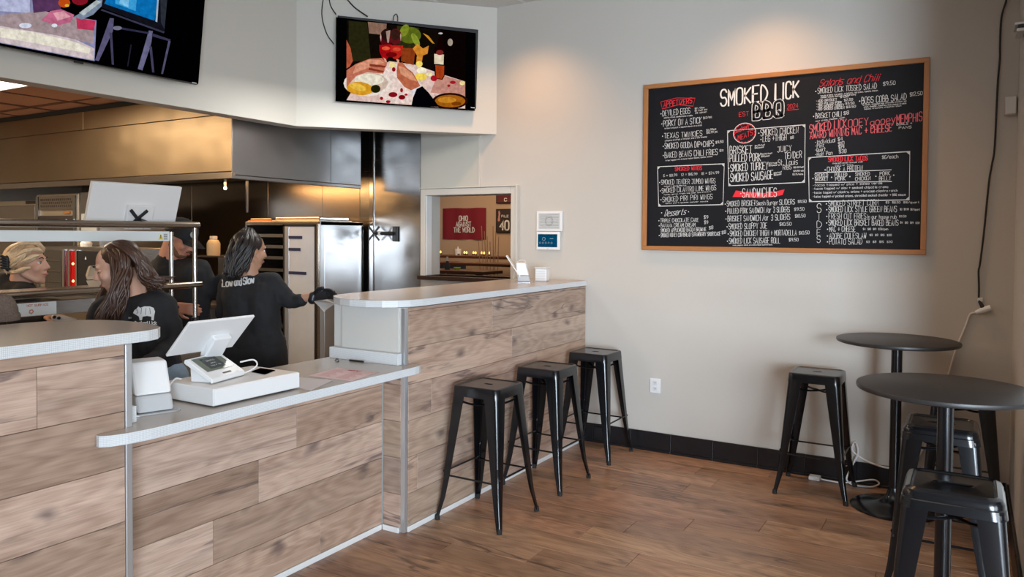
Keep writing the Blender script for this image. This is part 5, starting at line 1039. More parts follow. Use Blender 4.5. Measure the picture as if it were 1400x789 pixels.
for pl in strokes('HOT SURFACE', 1.98, 1.232, 2.08, 1.232, 0.010): ribbon(bm, pl, 0.0025, lambda u, v: (PX - 0.0172, u, v))
for i in range(3): ribbon(bm, [(2.0 + 0.012 * cos(k_) * (1 - .2 * i), 1.207 + 0.012 * sin(k_) * (1 - .2 * i)) for k_ in (0, 1.2, 2.4, 3.6, 4.8, 6.28)], 0.002, lambda u, v: (PX - 0.0172, u, v))
wp(finish(bm, 'label_print', plain('faded_red', (0.60, 0.25, 0.2), 0.7)), p)
pp(bx('shelf_plate', M['tube'], -4.16, PX - 0.018, -0.5, 2.90, 1.296, 1.304, None, 0.002)); pp(bx('table_top', M['steel'], -4.16, PX + 0.05, -0.5, 2.92, 0.87, 0.90, None, 0.004)); pp(bx('table_body', M['steel'], -4.14, PX + 0.02, -0.5, 2.88, 0.05, 0.87))
# order monitor on the pass, seen from behind
t = empty('order_monitor', (-3.93, 2.555, 1.657), 0, 'white flat monitor seen from behind, standing on the pass shelf rail', 'monitor')
fr = Matrix.Translation((-3.955, 2.565, 1.742)) @ Matrix.Rotation(radians(18), 4, 'Y')
bm = nb(); box(bm, -0.012, 0.012, -0.262, 0.262, -0.125, 0.125, mat=fr); wp(finish(bm, 'back_shell', M['pwhite'], bevel=0.003), t)
bm = nb(); box(bm, 0.012, 0.034, -0.055, 0.100, -0.125, 0.010, mat=fr); wp(finish(bm, 'rear_box', M['pwhite'], bevel=0.003), t)
bm = nb()
for s in (-1, 1): box(bm, 0.036, 0.044, -0.070, 0.070, -0.009, 0.009, mat=fr @ Matrix.Translation((0, 0.005, -0.062)) @ Matrix.Rotation(radians(45 * s), 4, 'X'))
wp(finish(bm, 'cross_bracket', M['blackp'], bevel=0.002), t)
wp(tb('bracket_arm', M['blackp'], [fr @ Vector(q) for q in ((0.055, 0.01, -0.065), (0.06, 0.10, -0.092), (0.05, 0.19, -0.098), (0.03, 0.235, -0.11))], [0.012, 0.010, 0.008, 0.004]), t)
bm = nb(); [lathe(bm, [(0, 0), (0.006, 0), (0.006, 0.004), (0, 0.004)], 8, (0, 0, 0)) for _ in range(0)]; bm.free()
# takeout box on the pass shelf
t = empty('takeout_box', (-4.03, 2.40, 1.304), radians(20), 'open cream clamshell takeout box on the pass shelf beside the young woman', 'takeout box'); t.scale = (0.82, 0.82, 0.82)
CRM = plain('cream_fibre', (0.66, 0.56, 0.42), 0.8)
bm = nb()
for z0, z1, a, b in ((0, 0.04, 0.040, 0.052),):
    A = [bm.verts.new((x, y_, z0)) for x, y_ in rsq(a, 0.01, 4)]; B_ = [bm.verts.new((x, y_, z1)) for x, y_ in rsq(b, 0.012, 4)]; Cc = [bm.verts.new((x, y_, z0 + 0.004)) for x, y_ in rsq(a - 0.003, 0.01, 4)]
    bm.faces.new(A[::-1]); bm.faces.new(Cc)
    for i in range(16): bm.faces.new((A[i], A[(i + 1) % 16], B_[(i + 1) % 16], B_[i])); bm.faces.new((B_[i], B_[(i + 1) % 16], Cc[(i + 1) % 16], Cc[i]))
finish(bm, 'tray', CRM, t)
bm = nb(); fr = Matrix.Translation((-0.045, 0, 0.045)) @ Matrix.Rotation(radians(-70), 4, 'Y')
A = [bm.verts.new(fr @ Vector((x + 0.05, y_, 0))) for x, y_ in rsq(0.05, 0.012, 4)]; B_ = [bm.verts.new(fr @ Vector((x + 0.05, y_, 0.026))) for x, y_ in rsq(0.036, 0.01, 4)]; bm.faces.new(B_)
for i in range(16): bm.faces.new((A[i], A[(i + 1) % 16], B_[(i + 1) % 16], B_[i]))
finish(bm, 'lid', CRM, t)
# ovens and warmers under the hood
OT = plain('tan_enamel', (0.42, 0.36, 0.28), 0.35, metal=0.4)
o_ = empty('convection_oven', (-7.4, 4.4, 0), 0, 'tall tan steel oven with perforated vent strip under the hood, left of the monitor', 'oven')
wp(bx('case', OT, -7.76, -7.05, 4.02, 4.8, 0.1, 1.95, None, 0.006), o_); wp(bx('front_frame', M['steel'], -7.74, -7.70, 4.0, 4.02, 0.2, 1.93), o_); wp(bx('front_frame', M['steel'], -7.11, -7.07, 4.0, 4.02, 0.2, 1.93), o_)
wp(bx('vent_panel', M['tube'], -7.69, -7.12, 4.005, 4.02, 1.80, 1.93), o_)
for r in range(3):
    for q in range(16): wp(bx('vent_hole', M['core'], -7.66 + q * 0.033 + (r % 2) * 0.016, -7.645 + q * 0.033 + (r % 2) * 0.016, 4.0035, 4.0052, 1.826 + r * 0.03, 1.846 + r * 0.03), o_)
wp(bx('badge', M['oak'], -7.27, -7.17, 4.0, 4.02, 1.765, 1.785), o_)
dd_ = wp(bx('door', M['core'], -7.69, -7.12, 4.0, 4.018, 1.20, 1.745, None, 0.004), o_); wp(tb('handle', M['chrome'], [(-7.66, 3.965, 1.70), (-7.15, 3.965, 1.70)], 0.012), dd_)
for i in range(3): wp(bx('rack', M['tube'], -7.66, -7.15, 3.995, 4.0, 1.42 + i * 0.09, 1.428 + i * 0.09), dd_)
tb_ = empty('steel_cabinet', (-8.1, 4.4, 0), 0, 'plain tan steel cabinet at the far left under the hood', 'cabinet'); wp(bx('case', OT, -8.6, -7.80, 4.05, 4.8, 0.1, 1.90, None, 0.006), tb_); wp(bx('top_band', M['core'], -8.0, -7.82, 4.04, 4.05, 1.865, 1.895), tb_); wp(bx('door', M['tube'], -8.58, -7.83, 4.035, 4.049, 0.2, 1.85, None, 0.004), tb_)
tb_ = empty('control_tower', (-6.87, 4.4, 0), 0, 'narrow grey appliance with speckled panel, half hidden behind the white monitor', 'appliance'); wp(bx('case', M['steel'], -7.02, -6.72, 4.02, 4.8, 0.1, 1.96, None, 0.006), tb_); wp(bx('panel', M['pgrey'], -6.99, -6.75, 4.01, 4.02, 1.60, 1.76), tb_)
w_ = empty('warming_cabinet', (-6.98, 3.90, 0), 0, 'countertop warming cabinet with red-lit window and black door behind the blond woman', 'warming cabinet')
wp(bx('worktop', M['steel'], -8.4, -6.2, 3.55, 3.98, 0.98, 1.02, None, 0.004), w_); wp(bx('base', M['tube'], -8.38, -6.22, 3.58, 3.97, 0.1, 0.98), w_)
wp(bx('case', M['steel'], -7.62, -6.30, 3.66, 3.97, 1.02, 1.455, None, 0.006), w_); wp(bx('black_door', M['blackp'], -7.02, -6.34, 3.640, 3.660, 1.05, 1.42, None, 0.004), w_)
REDG = emit('warmer_red_glow', (0.75, 0.015, 0.01), 0.7)
rw = wp(bx('red_window', REDG, -7.135, -7.06, 3.652, 3.660, 1.05, 1.42), w_); wp(bx('red_window', plain('dark_red_glass', (0.12, 0.01, 0.01), 0.2), -7.24, -7.19, 3.652, 3.660, 1.05, 1.42), w_)
for x in (-7.26, -7.165, -7.045): wp(bx('door_stile', M['chrome'], x - 0.014, x + 0.014, 3.640, 3.660, 1.04, 1.43), w_)
for z in (1.14, 1.30): wp(lt('hot_bulb', emit('hot_bulb', (1, 0.6, 0.25), 3.0), [(0, -0.015), (0.013, 0), (0, 0.015)], None, 10, (-7.10, 3.645, z)), w_)
wp(bx('glass_door', plain('smoked_glass', (0.05, 0.045, 0.04), 0.15), -7.58, -7.30, 3.645, 3.660, 1.05, 1.42, None, 0.004), w_)
for i in range(3): wp(bx('rack', M['tube'], -7.57, -7.31, 3.640, 3.645, 1.12 + 0.1 * i, 1.126 + 0.1 * i), w_)
st = nb(); st.faces.new([st.verts.new(q) for q in ((-6.90, 3.6385, 1.345), (-6.87, 3.6385, 1.345), (-6.885, 3.6385, 1.375))]); wp(finish(st, 'caution_sign', M['plastic']), w_)
lt('serving_cup', M['plastic'], [(0, 0), (0.045, 0), (0.05, 0.03), (0.035, 0.055), (0, 0.065)], None, 20, (-7.18, 3.80, 1.456)); tag(bpy.data.objects['serving_cup'], 'upturned white bowl on top of the warming cabinet', 'bowl')
bc = bpy.data.objects['serving_cup']
for o in list(w_.children_recursive) + [bc]:
    zs_ = [v.co.z for v in o.data.vertices]
    for v in o.data.vertices:
        v.co.x *= 0.9125
        if o is bc or min(zs_) > 1.0: v.co.z = 1.6 - (1.6 - v.co.z) * 0.9125
    if o.name.startswith('worktop'):
        for v in o.data.vertices: v.co.z += 0.05
rg = empty('cooking_range', (-5.6, 4.6, 0), 0, 'dark cooking range under the hood behind the man in the cap', 'cooking range')
wp(bx('body', M['steel'], -6.15, -5.85, 4.0, 4.9, 0.05, 0.92, None, 0.004), rg); wp(bx('body', M['hooddark'], -5.84, -5.80, 4.0, 4.9, 0.05, 0.92), rg); wp(bx('top', M['core'], -6.18, -5.79, 3.98, 4.92, 0.92, 0.95, None, 0.003), rg); wp(bx('back_riser', M['tube'], -6.18, -5.79, 4.86, 4.92, 0.95, 1.37), rg); wp(bx('riser_shelf', M['tube'], -6.18, -5.79, 4.62, 4.92, 1.37, 1.385), rg)
jr = empty('tan_jar', (-6.62, 4.70, 1.385), 0, 'tan plastic jug on the range shelf above the young woman', 'jug'); jr.location = (-6.04, 4.70, 1.385)
lt('body', plain('tan_jar', (0.42, 0.33, 0.22), 0.5), [(0, 0), (0.055, 0), (0.06, 0.02), (0.06, 0.11), (0.045, 0.14), (0.03, 0.15), (0, 0.15)], jr, 24); lt('cap', M['cream'], [(0, 0.151), (0.034, 0.151), (0.034, 0.18), (0, 0.18)], jr, 20)
# knitted hat on the left bar
hb = at(2, 446, 3.05); ht = empty('knitted_hat', (hb.x, hb.y, 1.242), 0, 'grey-brown knitted hat on the left bar, cut by the picture edge', 'hat')
KN = plain('brown_wool', (0.13, 0.095, 0.075), 0.95, noise=0.6, nscale=160, bump=1.0)
lt('crown', KN, [(0, 0.0), (0.055, 0.0), (0.060, 0.02), (0.057, 0.05), (0.046, 0.082), (0.028, 0.102), (0, 0.108)], ht, 32); lt('brim_fold', KN, [(0.054, 0.001), (0.064, 0.002), (0.066, 0.020), (0.062, 0.030), (0.056, 0.030)], ht, 32)

# ------------------------------------------------------------------ next room through the opening
def stdtext(body, name, mat, w, h, put, weight, parent):
    bm = nb()
    for t_, x0, x1, z, hh in body:
        for pl in strokes(t_, x0, z, x1, z, hh): ribbon(bm, pl, weight, put)
    return wp(finish(bm, name, mat), parent)
YF = 9.40
fl_ = empty('wall_flag', (-6.44, YF - 0.01, 1.75), 0, 'dark red flag reading OHIO AGAINST THE WORLD in the next room', 'flag')
bm = nb(); nx = 16; gr = [[bm.verts.new((-6.828 + 0.773 * i / nx, YF - 0.012 - 0.008 * sin(i * 1.1), 1.521 + 0.463 * j / 6 - 0.006 * cos(i * 0.7) * (j / 6 - 0.5))) for i in range(nx + 1)] for j in range(7)]
for j in range(6):
    for i in range(nx): bm.faces.new((gr[j][i], gr[j][i + 1], gr[j + 1][i + 1], gr[j + 1][i]))
for f in bm.faces: f.smooth = True
wp(finish(bm, 'cloth', plain('crimson_cloth', (0.20, 0.008, 0.020), 0.8)), fl_)
stdtext([('OHIO', -6.52, -6.37, 1.80, 0.066), ('AGAINST', -6.575, -6.31, 1.715, 0.066), ('THE WORLD', -6.615, -6.25, 1.628, 0.066)], 'lettering', M['chalk'], 0, 0, lambda u, v: (u, YF - 0.0225, v), 0.013, fl_)
js = empty('framed_jersey', (-5.6, YF, 1.8), 0, 'framed dark jersey with a white number 40 on the next room wall', 'framed jersey')
wp(bx('frame', M['blackp'], -5.875, -5.40, YF - 0.03, YF - 0.001, 1.625, 1.965, None, 0.004), js); wp(bx('backing', plain('jersey_dark', (0.035, 0.018, 0.014), 0.7), -5.86, -5.415, YF - 0.032, YF - 0.03, 1.64, 1.95), js)
stdtext([('40', -5.80, -5.655, 1.665, 0.125)], 'number', M['chalk'], 0, 0, lambda u, v: (u, YF - 0.0335, v), 0.024, js); stdtext([('PILE', -5.775, -5.66, 1.845, 0.030)], 'small_name', M['chalk'], 0, 0, lambda u, v: (u, YF - 0.0335, v), 0.006, js)
bm = nb(); [bm.faces.new([bm.verts.new((-5.84 + x, YF - 0.0337, 1.80 + z)) for x, z in q]) for q in (((0, 0), (0.02, -0.02), (0.04, 0), (0.035, 0.05), (0.045, 0.10), (0.03, 0.14), (0.01, 0.13), (0.015, 0.08)),)]; wp(finish(bm, 'small_crest', plain('crest_pink', (0.55, 0.25, 0.2), 0.7)), js)
js = empty('framed_jersey', (-5.6, YF, 2.15), 0, 'dark red framed picture with a pale C, above the number 40 jersey', 'framed picture')
wp(bx('frame', M['blackp'], -5.875, -5.40, YF - 0.03, YF - 0.001, 2.045, 2.36, None, 0.004), js); wp(bx('backing', plain('picture_maroon', (0.12, 0.012, 0.015), 0.6), -5.86, -5.415, YF - 0.032, YF - 0.03, 2.06, 2.345), js); stdtext([('C', -5.73, -5.69, 2.075, 0.04)], 'letter', M['chalk'], 0, 0, lambda u, v: (u, YF - 0.0335, v), 0.010, js)
BRW = plain('booth_wood', (0.10, 0.035, 0.018), 0.3); VIN = plain('blue_black_vinyl', (0.025, 0.035, 0.055), 0.35)
for i, (y0, z, lab) in enumerate(((8.95, 1.300, 'farthest dark high table in the next room, lined with candles'), (8.2, 1.235, 'middle dark high table in the next room'), (7.3, 1.185, 'nearest brown high table in the next room, with cutlery on it'))):
    t = empty('high_table', (-6.2, y0, 0), 0, lab, 'table'); wp(bx('top', BRW, -8.4, -4.6, y0 - 0.2, y0 + 0.2, z - 0.035, z, None, 0.004), t)
    for x in (-8.2, -6.6, -4.8): wp(bx('leg', M['blackp'], x - 0.03, x + 0.03, y0 - 0.03, y0 + 0.03, 0, z - 0.035), t)
    if i < 2:
        for q in range(7):
            x = -8.1 + q * 0.345 + 0.1 * i; c_ = empty('high_chair', (x, y0 - 0.36, 0), 0, 'blue-black padded high chair at the %s dark table, %s from the left' % (('farthest', 'middle')[i], ('first', 'second', 'third', 'fourth', 'fifth', 'sixth', 'seventh')[q]), 'chair', 'padded chairs in the next room')
            bm = nb(); A = []
            for s in range(9):
                a = pi * s / 8; A.append((0.15 * cos(a), 0.05 + 0.06 * sin(a)))
            a_ = [bm.verts.new((u, 0, z - 0.18 + v)) for u, v in [(-0.15, -0.16), (0.15, -0.16)] + A]; b_ = [bm.verts.new((u, 0.04, z - 0.18 + v)) for u, v in [(-0.15, -0.16), (0.15, -0.16)] + A]; n_ = len(a_); bm.faces.new(a_); bm.faces.new(b_[::-1])
            for s in range(n_): bm.faces.new((a_[s], a_[(s + 1) % n_], b_[(s + 1) % n_], b_[s]))
            bmesh.ops.recalc_face_normals(bm, faces=bm.faces); finish(bm, 'backrest', VIN, c_, bevel=0.01); bx('seat', VIN, -0.16, 0.16, -0.30, 0.02, z - 0.46, z - 0.40, c_, 0.01)
            for u, v in ((-0.14, -0.28), (0.14, -0.28), (-0.14, 0.0), (0.14, 0.0)): bx('leg', M['blackp'], u - 0.012, u + 0.012, v - 0.012, v + 0.012, 0, z - 0.46, c_)
CG = emit('candle_flame', (1.0, 0.62, 0.14), 2.2)
for i in range(20):
    x = -7.05 + i * 0.07 + random.uniform(-0.01, 0.01)
    if 8 <= i <= 10: continue
    c_ = empty('candle', (x, 8.93 + 0.05 * (i % 2), 1.300), 0, 'small lit candle, %s in the row %s of the white cup' % (('nearest', 'second', 'third', 'fourth', 'fifth', 'sixth', 'seventh', 'eighth', 'ninth')[(7 - i) if i < 8 else (i - 11)], 'left' if i < 8 else 'right'), 'candle', 'candles in the next room')
    lt('holder', BRW, [(0, 0), (0.018, 0), (0.02, 0.02), (0, 0.02)], c_, 10); lt('flame', CG, [(0, 0.02), (0.014, 0.034), (0.010, 0.05), (0, 0.062)], c_, 10)
t = empty('cup', (-6.24, 8.95, 1.300), 0, 'white cup standing among the candles', 'cup'); lt('cup_body', M['plastic'], [(0, 0), (0.04, 0), (0.05, 0.09), (0.046, 0.09), (0.038, 0.005)], t, 16); lt('straw', M['chalk'], [(0, 0.08), (0.012, 0.08), (0.012, 0.12), (0, 0.12)], t, 8)
t = empty('dried_reeds', (-5.55, 8.6, 0), 0, 'bundle of thin upright reeds at the right side of the opening', 'reeds')
for i in range(8): wp(tb('reed', plain('reed', (0.30, 0.17, 0.10), 0.7) if i == 0 else bpy.data.materials['reed'], [(-5.62 + 0.035 * i, 8.6 + 0.02 * (i % 3), 0.9), (-5.66 + 0.045 * i, 8.6, 1.50 + 0.07 * ((i * 3) % 4))], 0.005, seg=6), t)
wp(lt('pot', BRW, [(0, 0.0), (0.12, 0.0), (0.14, 0.9), (0, 0.9)], None, 20, (-5.5, 8.6, 0)), t)
for i, (x, l) in enumerate(((-5.56, 0.045), (-5.50, 0.05), (-5.44, 0.055), (-5.40, 0.05))):
    c_ = empty('cutlery_roll', (x, 7.3, 1.185), radians(20 * i - 20), 'white napkin roll of cutlery, %s of four on the nearest high table' % ('leftmost', 'second from left', 'third from left', 'rightmost')[i], 'cutlery', 'cutlery on the nearest high table'); tb('napkin', M['chalk'], [(0, 0, 0.008), (0.02, 0.02, 0.10)], 0.011, c_)
t = empty('sauce_bottle', (-5.24, 7.3, 1.185), 0, 'dark sauce bottle with a pale cap on the nearest table', 'bottle'); lt('bottle', M['core'], [(0, 0), (0.03, 0), (0.03, 0.07), (0.012, 0.10), (0, 0.10)], t, 16); lt('cap', M['cream'], [(0, 0.10), (0.014, 0.10), (0.012, 0.15), (0, 0.15)], t, 12)
t = empty('lime_bowl', (-5.10, 7.3, 1.185), 0, 'small yellow-green bowl on the nearest table', 'bowl'); lt('bowl', plain('lime_yellow', (0.45, 0.50, 0.03), 0.5), [(0, 0), (0.03, 0), (0.045, 0.03), (0.04, 0.03), (0.02, 0.008), (0, 0.008)], t, 16)

# ------------------------------------------------------------------ people
def capmesh(bm, p0, p1, r0, r1, seg=16):
    """a closed round cone between two spheres"""
    p0, p1 = Vector(p0), Vector(p1); d = p1 - p0
    if d.length < 1e-6: d = Vector((0, 0, 1e-4))
    u, v = frame_at(d); dn = d.normalized(); rings = []
    for k in range(1, 6): a = pi / 2 * (1 - k / 5); rings.append((p0 - dn * r0 * sin(a), r0 * cos(a)))
    for k in range(0, 5): a = pi / 2 * (k / 5); rings.append((p1 + dn * r1 * sin(a), r1 * cos(a)))
    R = [[bm.verts.new(c + (u * cos(2 * pi * i / seg) + v * sin(2 * pi * i / seg)) * r) for i in range(seg)] for c, r in rings]
    a = bm.verts.new(p0 - dn * r0); b = bm.verts.new(p1 + dn * r1)
    for i in range(seg): bm.faces.new((a, R[0][(i + 1) % seg], R[0][i])); bm.faces.new((b, R[-1][i], R[-1][(i + 1) % seg]))
    for A, B_ in zip(R, R[1:]):
        for i in range(seg): bm.faces.new((A[i], A[(i + 1) % seg], B_[(i + 1) % seg], B_[i]))
def ellmesh(bm, mat4, rx, ry, rz):
    res = bmesh.ops.create_icosphere(bm, subdivisions=3, radius=1.0)
    for v in res['verts']: v.co = mat4 @ Vector((v.co.x * rx, v.co.y * ry, v.co.z * rz))
def fuse(name, prims, mats, parent, voxel, smooth=6, disp=0, dsize=0.08):
    bm = nb()
    for p in prims:
        if p[0] == 'c': capmesh(bm, *p[1:])
        else: ellmesh(bm, *p[1:])
    bmesh.ops.recalc_face_normals(bm, faces=bm.faces)
    me = bpy.data.meshes.new(name); bm.to_mesh(me); bm.free(); o = bpy.data.objects.new(name, me); COL.objects.link(o)
    r = o.modifiers.new('r', 'REMESH'); r.mode = 'VOXEL'; r.voxel_size = voxel; r.use_smooth_shade = True
    s = o.modifiers.new('s', 'SMOOTH'); s.factor = 0.5; s.iterations = smooth
    if disp:
        tx = bpy.data.textures.get('folds%g' % dsize) or bpy.data.textures.new('folds%g' % dsize, 'CLOUDS'); tx.noise_scale = dsize; tx.noise_depth = 2
        d = o.modifiers.new('d', 'DISPLACE'); d.texture = tx; d.strength = disp; d.mid_level = 0.5; d.texture_coords = 'GLOBAL'
    dg = bpy.context.evaluated_depsgraph_get(); me2 = bpy.data.meshes.new_from_object(o.evaluated_get(dg)); o.modifiers.clear(); o.data = me2; bpy.data.meshes.remove(me)
    me2.materials.clear(); [me2.materials.append(m_) for m_ in mats]
    for p_ in me2.polygons: p_.use_smooth = True
    return wp(o, parent)
def head_frame(c, F, U):
    F = Vector(F).normalized(); U = Vector(U); U = (U - F * U.dot(F)).normalized(); R = F.cross(U)
    m4 = Matrix((R, F, U)).transposed().to_4x4(); m4.translation = Vector(c); return m4
def head_prims(H, neck, nr=0.055, female=True, beard=False):
    T = lambda x, y, z: H @ Vector((x, y, z)); P = []
    E_ = lambda x, y, z, a, b, c_: P.append(('e', H @ Matrix.Translation((x, y, z)), a, b, c_))
    E_(0, -0.012, 0.022, 0.074, 0.096, 0.086); E_(0, 0.030, -0.030, 0.060, 0.062, 0.080)
    E_(0, 0.048, -0.082, 0.040 if female else 0.048, 0.036, 0.036); E_(0, 0.066, -0.104, 0.020, 0.018, 0.018)
    E_(0, 0.078, 0.022, 0.050, 0.014, 0.012)
    for s in (-1, 1):
        E_(s * 0.040, 0.058, -0.030, 0.022, 0.026, 0.026); E_(s * 0.076, -0.008, -0.018, 0.007, 0.018, 0.030); E_(s * 0.080, -0.012, -0.002, 0.007, 0.017, 0.012); E_(s * 0.010, 0.098, -0.034, 0.008, 0.010, 0.007)
        P.append(('c', T(s * 0.055, 0.0, -0.055), T(s * 0.030, 0.052, -0.098), 0.018, 0.016))
    P.append(('c', T(0, 0.088, 0.012), T(0, 0.106, -0.028), 0.0075, 0.0110)); E_(0, 0.107, -0.030, 0.011, 0.012, 0.009)
    E_(0, 0.088, -0.061, 0.022, 0.010, 0.006); E_(0, 0.086, -0.072, 0.019, 0.010, 0.006)
    P.append(('c', T(0, -0.025, -0.045), neck, nr, nr * 1.08)); return P
def face_bits(H, parent, brow='brow', skin=None, smile=True):
    for s in (-1, 1):
        bm = nb(); ellmesh(bm, H @ Matrix.Translation((s * 0.030, 0.073, 0.000)), 0.0115, 0.010, 0.0075); [setattr(f, 'smooth', True) for f in bm.faces]; e = wp(finish(bm, 'eye', M[skin or 'eyew']), parent)
        if not skin: bm = nb(); ellmesh(bm, H @ Matrix.Translation((s * 0.030, 0.0795, -0.001)), 0.0055, 0.0045, 0.0055); wp(finish(bm, 'iris', M['brow']), parent)
        wp(tb('eyelid', M['brow'], [H @ Vector(q) for q in ((s * 0.018, 0.081, 0.003 if not skin else -0.003), (s * 0.030, 0.0845, 0.007 if not skin else -0.006), (s * 0.043, 0.077, 0.003 if not skin else -0.003))], [0.001, 0.0022, 0.001], seg=6), parent)
        wp(tb('eyebrow', M[brow], [H @ Vector(q) for q in ((s * 0.014, 0.091, 0.022), (s * 0.030, 0.092, 0.029), (s * 0.046, 0.080, 0.024))], [0.002, 0.0036, 0.0015], seg=6), parent)
    k_ = 0.005 if smile else 0
    wp(tb('lips', M['lip'], [H @ Vector(q) for q in ((-0.024, 0.083, -0.063 + k_), (-0.011, 0.0955, -0.066), (0, 0.0985, -0.067), (0.011, 0.0955, -0.066), (0.024, 0.083, -0.063 + k_))], [0.0015, 0.0045, 0.0052, 0.0045, 0.0015], seg=8), parent)
def hand_prims(wr, d, n, side=1, curl=0.5, k=1.0):
    """palm, four unequal bent fingers and a thumb off the side of the palm"""
    wr, d, n = Vector(wr), Vector(d).normalized(), Vector(n); n = (n - d * n.dot(d)).normalized(); s = d.cross(n) * side; P = []
    for q in (-0.026, -0.009, 0.009, 0.026): P.append(('c', wr + d * 0.012 * k + s * q * 0.6 * k, wr + d * 0.078 * k + s * q * k, 0.014 * k, 0.0115 * k))
    for i, (q, L) in enumerate(((-0.030, 0.058), (-0.010, 0.074), (0.010, 0.080), (0.030, 0.070))):
        a = wr + d * 0.082 * k + s * q * k; c1 = curl * 0.7; b = a + (d * cos(c1) - n * sin(c1)) * L * 0.45 * k; c2 = curl * 1.6; e = b + (d * cos(c2) - n * sin(c2)) * L * 0.32 * k; c3 = curl * 2.3; g_ = e + (d * cos(c3) - n * sin(c3)) * L * 0.28 * k
        P += [('c', a, b, 0.0088 * k, 0.0082 * k), ('c', b, e, 0.0082 * k, 0.0075 * k), ('c', e, g_, 0.0075 * k, 0.0062 * k)]
    a = wr + d * 0.025 * k + s * 0.022 * k; b = a + (d * 0.6 + s * 0.8 - n * 0.25).normalized() * 0.042 * k; e = b + (d * 0.95 + s * 0.2 - n * 0.5 * curl).normalized() * 0.034 * k
    P += [('c', a, b, 0.013 * k, 0.0105 * k), ('c', b, e, 0.0100 * k, 0.0078 * k)]; return P
def hair_locks(name, guides, mat, parent, shell, n=6, r=0.010, jit=0.010, wave=0.008, seed=1):
    rnd = random.Random(seed); bm = nb()
    for g_ in guides:
        for q in range(n):
            j = Vector((rnd.uniform(-1, 1), rnd.uniform(-1, 1), rnd.uniform(-0.4, 0.4))) * jit; ph = rnd.uniform(0, 6.28); pts = spline(g_, 6); N_ = len(pts); out = []
            for i, p_ in enumerate(pts):
                t = i / (N_ - 1); w = wave * t; out.append(p_ + j * (0.35 + 0.9 * t) + RGT * (w * sin(ph + 11 * t)) + FWD * (w * cos(ph + 9 * t)))
            rr = r * rnd.uniform(0.7, 1.2); tube(bm, out, [rr * (0.5 + 0.9 * math.sin(pi * min(1, (i / (N_ - 1)) * 0.85 + 0.15)) ** 0.7) * (1 if i < N_ - 1 else 0.15) for i in range(N_)], 7)
    for m4, a, b, c_ in shell:
        s0 = len(bm.verts); ellmesh(bm, m4, a, b, c_)
    for f in bm.faces: f.smooth = True
    bmesh.ops.recalc_face_normals(bm, faces=bm.faces); return wp(finish(bm, name, mat), parent)
def drape(name, mat, parent, shirt, polys, width, push=0.0035):
    """lays flat print onto a garment along the camera-independent direction given"""
    bvh = BVHTree.FromPolygons([v.co.copy() for v in shirt.data.vertices], [tuple(p_.vertices) for p_ in shirt.data.polygons])
    bm = nb()
    def put3(P0, dirn, push=0.006):
        q_ = (P0 - Vector((0, 0, CAMH))).normalized(); hit = bvh.ray_cast(P0, q_)
        return (hit[0] - q_ * push) if hit[0] is not None else P0 + q_ * 0.4
    return bm, put3
BASE = lambda px, D: Vector((at(px, 330, D).x, at(px, 330, D).y, 0))

# --- young woman leaning at the low counter
D = 3.65; b0 = BASE(195, D); pw = empty('person', b0, 0, 'young woman with long wavy brown hair and a pig print on her black sweatshirt', 'person')
A = lambda x, y, dd=0.0: at(x, y, D + dd)
Fh = (-RGT * 0.86 - FWD * 0.34 + Vector((0, 0, -0.34))); H = head_frame(A(160, 363), Fh, Vector((0, 0, 1)) - RGT * 0.05)
hipz = 0.90; hp = A(212, 512, 0.02)
legs = [('c', Vector((hp.x, hp.y, hipz)) + RGT * s * 0.07, Vector((b0.x, b0.y, 0.48)) + RGT * (s * 0.09) + FWD * -0.02, 0.088, 0.058) for s in (-1, 1)] + [('c', Vector((b0.x, b0.y, 0.48)) + RGT * (s * 0.09) + FWD * -0.02, Vector((b0.x, b0.y, 0.09)) + RGT * (s * 0.09) + FWD * 0.02, 0.056, 0.038) for s in (-1, 1)]
torso = [('c', A(168, 430), A(190, 500), 0.102, 0.095), ('c', A(206, 428), A(213, 500), 0.104, 0.100), ('c', A(143, 420, -0.02), A(222, 414, 0.0), 0.055, 0.058)]
wr1 = A(196, 500, -0.26)
arms = [('c', A(225, 418), A(239, 464, -0.02), 0.056, 0.046), ('c', A(240, 466, -0.02), wr1, 0.040, 0.028), ('c', A(138, 424, -0.02), A(122, 468, -0.10), 0.054, 0.042), ('c', A(122, 470, -0.10), A(112, 505, -0.26), 0.040, 0.028)]
body = head_prims(H, A(190, 412), 0.050) + [(q[0], q[1], q[2], q[3] * 0.66, q[4] * 0.66) for q in torso + arms] + [(q[0], q[1], q[2], q[3] * 0.7, q[4] * 0.7) for q in legs] + hand_prims(wr1, -RGT - Vector((0, 0, 0.1)), (0, 0, 1), 1, 0.5) + hand_prims(A(112, 505, -0.26), -FWD * 0.3 - RGT, (0, 0, 1), -1, 0.5)
fuse('body', body, [M['skin']], pw, 0.0055, 4)
face_bits(H, pw, skin='skin')
shirt = fuse('sweatshirt', torso + arms + [('c', A(190, 418), A(198, 440), 0.066, 0.085), ('c', A(185, 500), A(214, 500), 0.112, 0.114)], [M['shirt']], pw, 0.010, 6, 0.022, 0.07)
fuse('jeans', legs + [('c', A(196, 520), A(220, 514), 0.108, 0.110)], [M['denim']], pw, 0.012, 6, 0.008, 0.05)
for s in (-1, 1): c_ = Vector((b0.x, b0.y, 0.0)) + RGT * s * 0.09; fuse('shoe', [('c', c_ + Vector((0, 0, 0.045)) + FWD * 0.05, c_ + Vector((0, 0, 0.035)) - FWD * 0.13, 0.044, 0.034)], [M['blackp']], pw, 0.01, 3)
G = lambda *q: [A(*p_) for p_ in q]
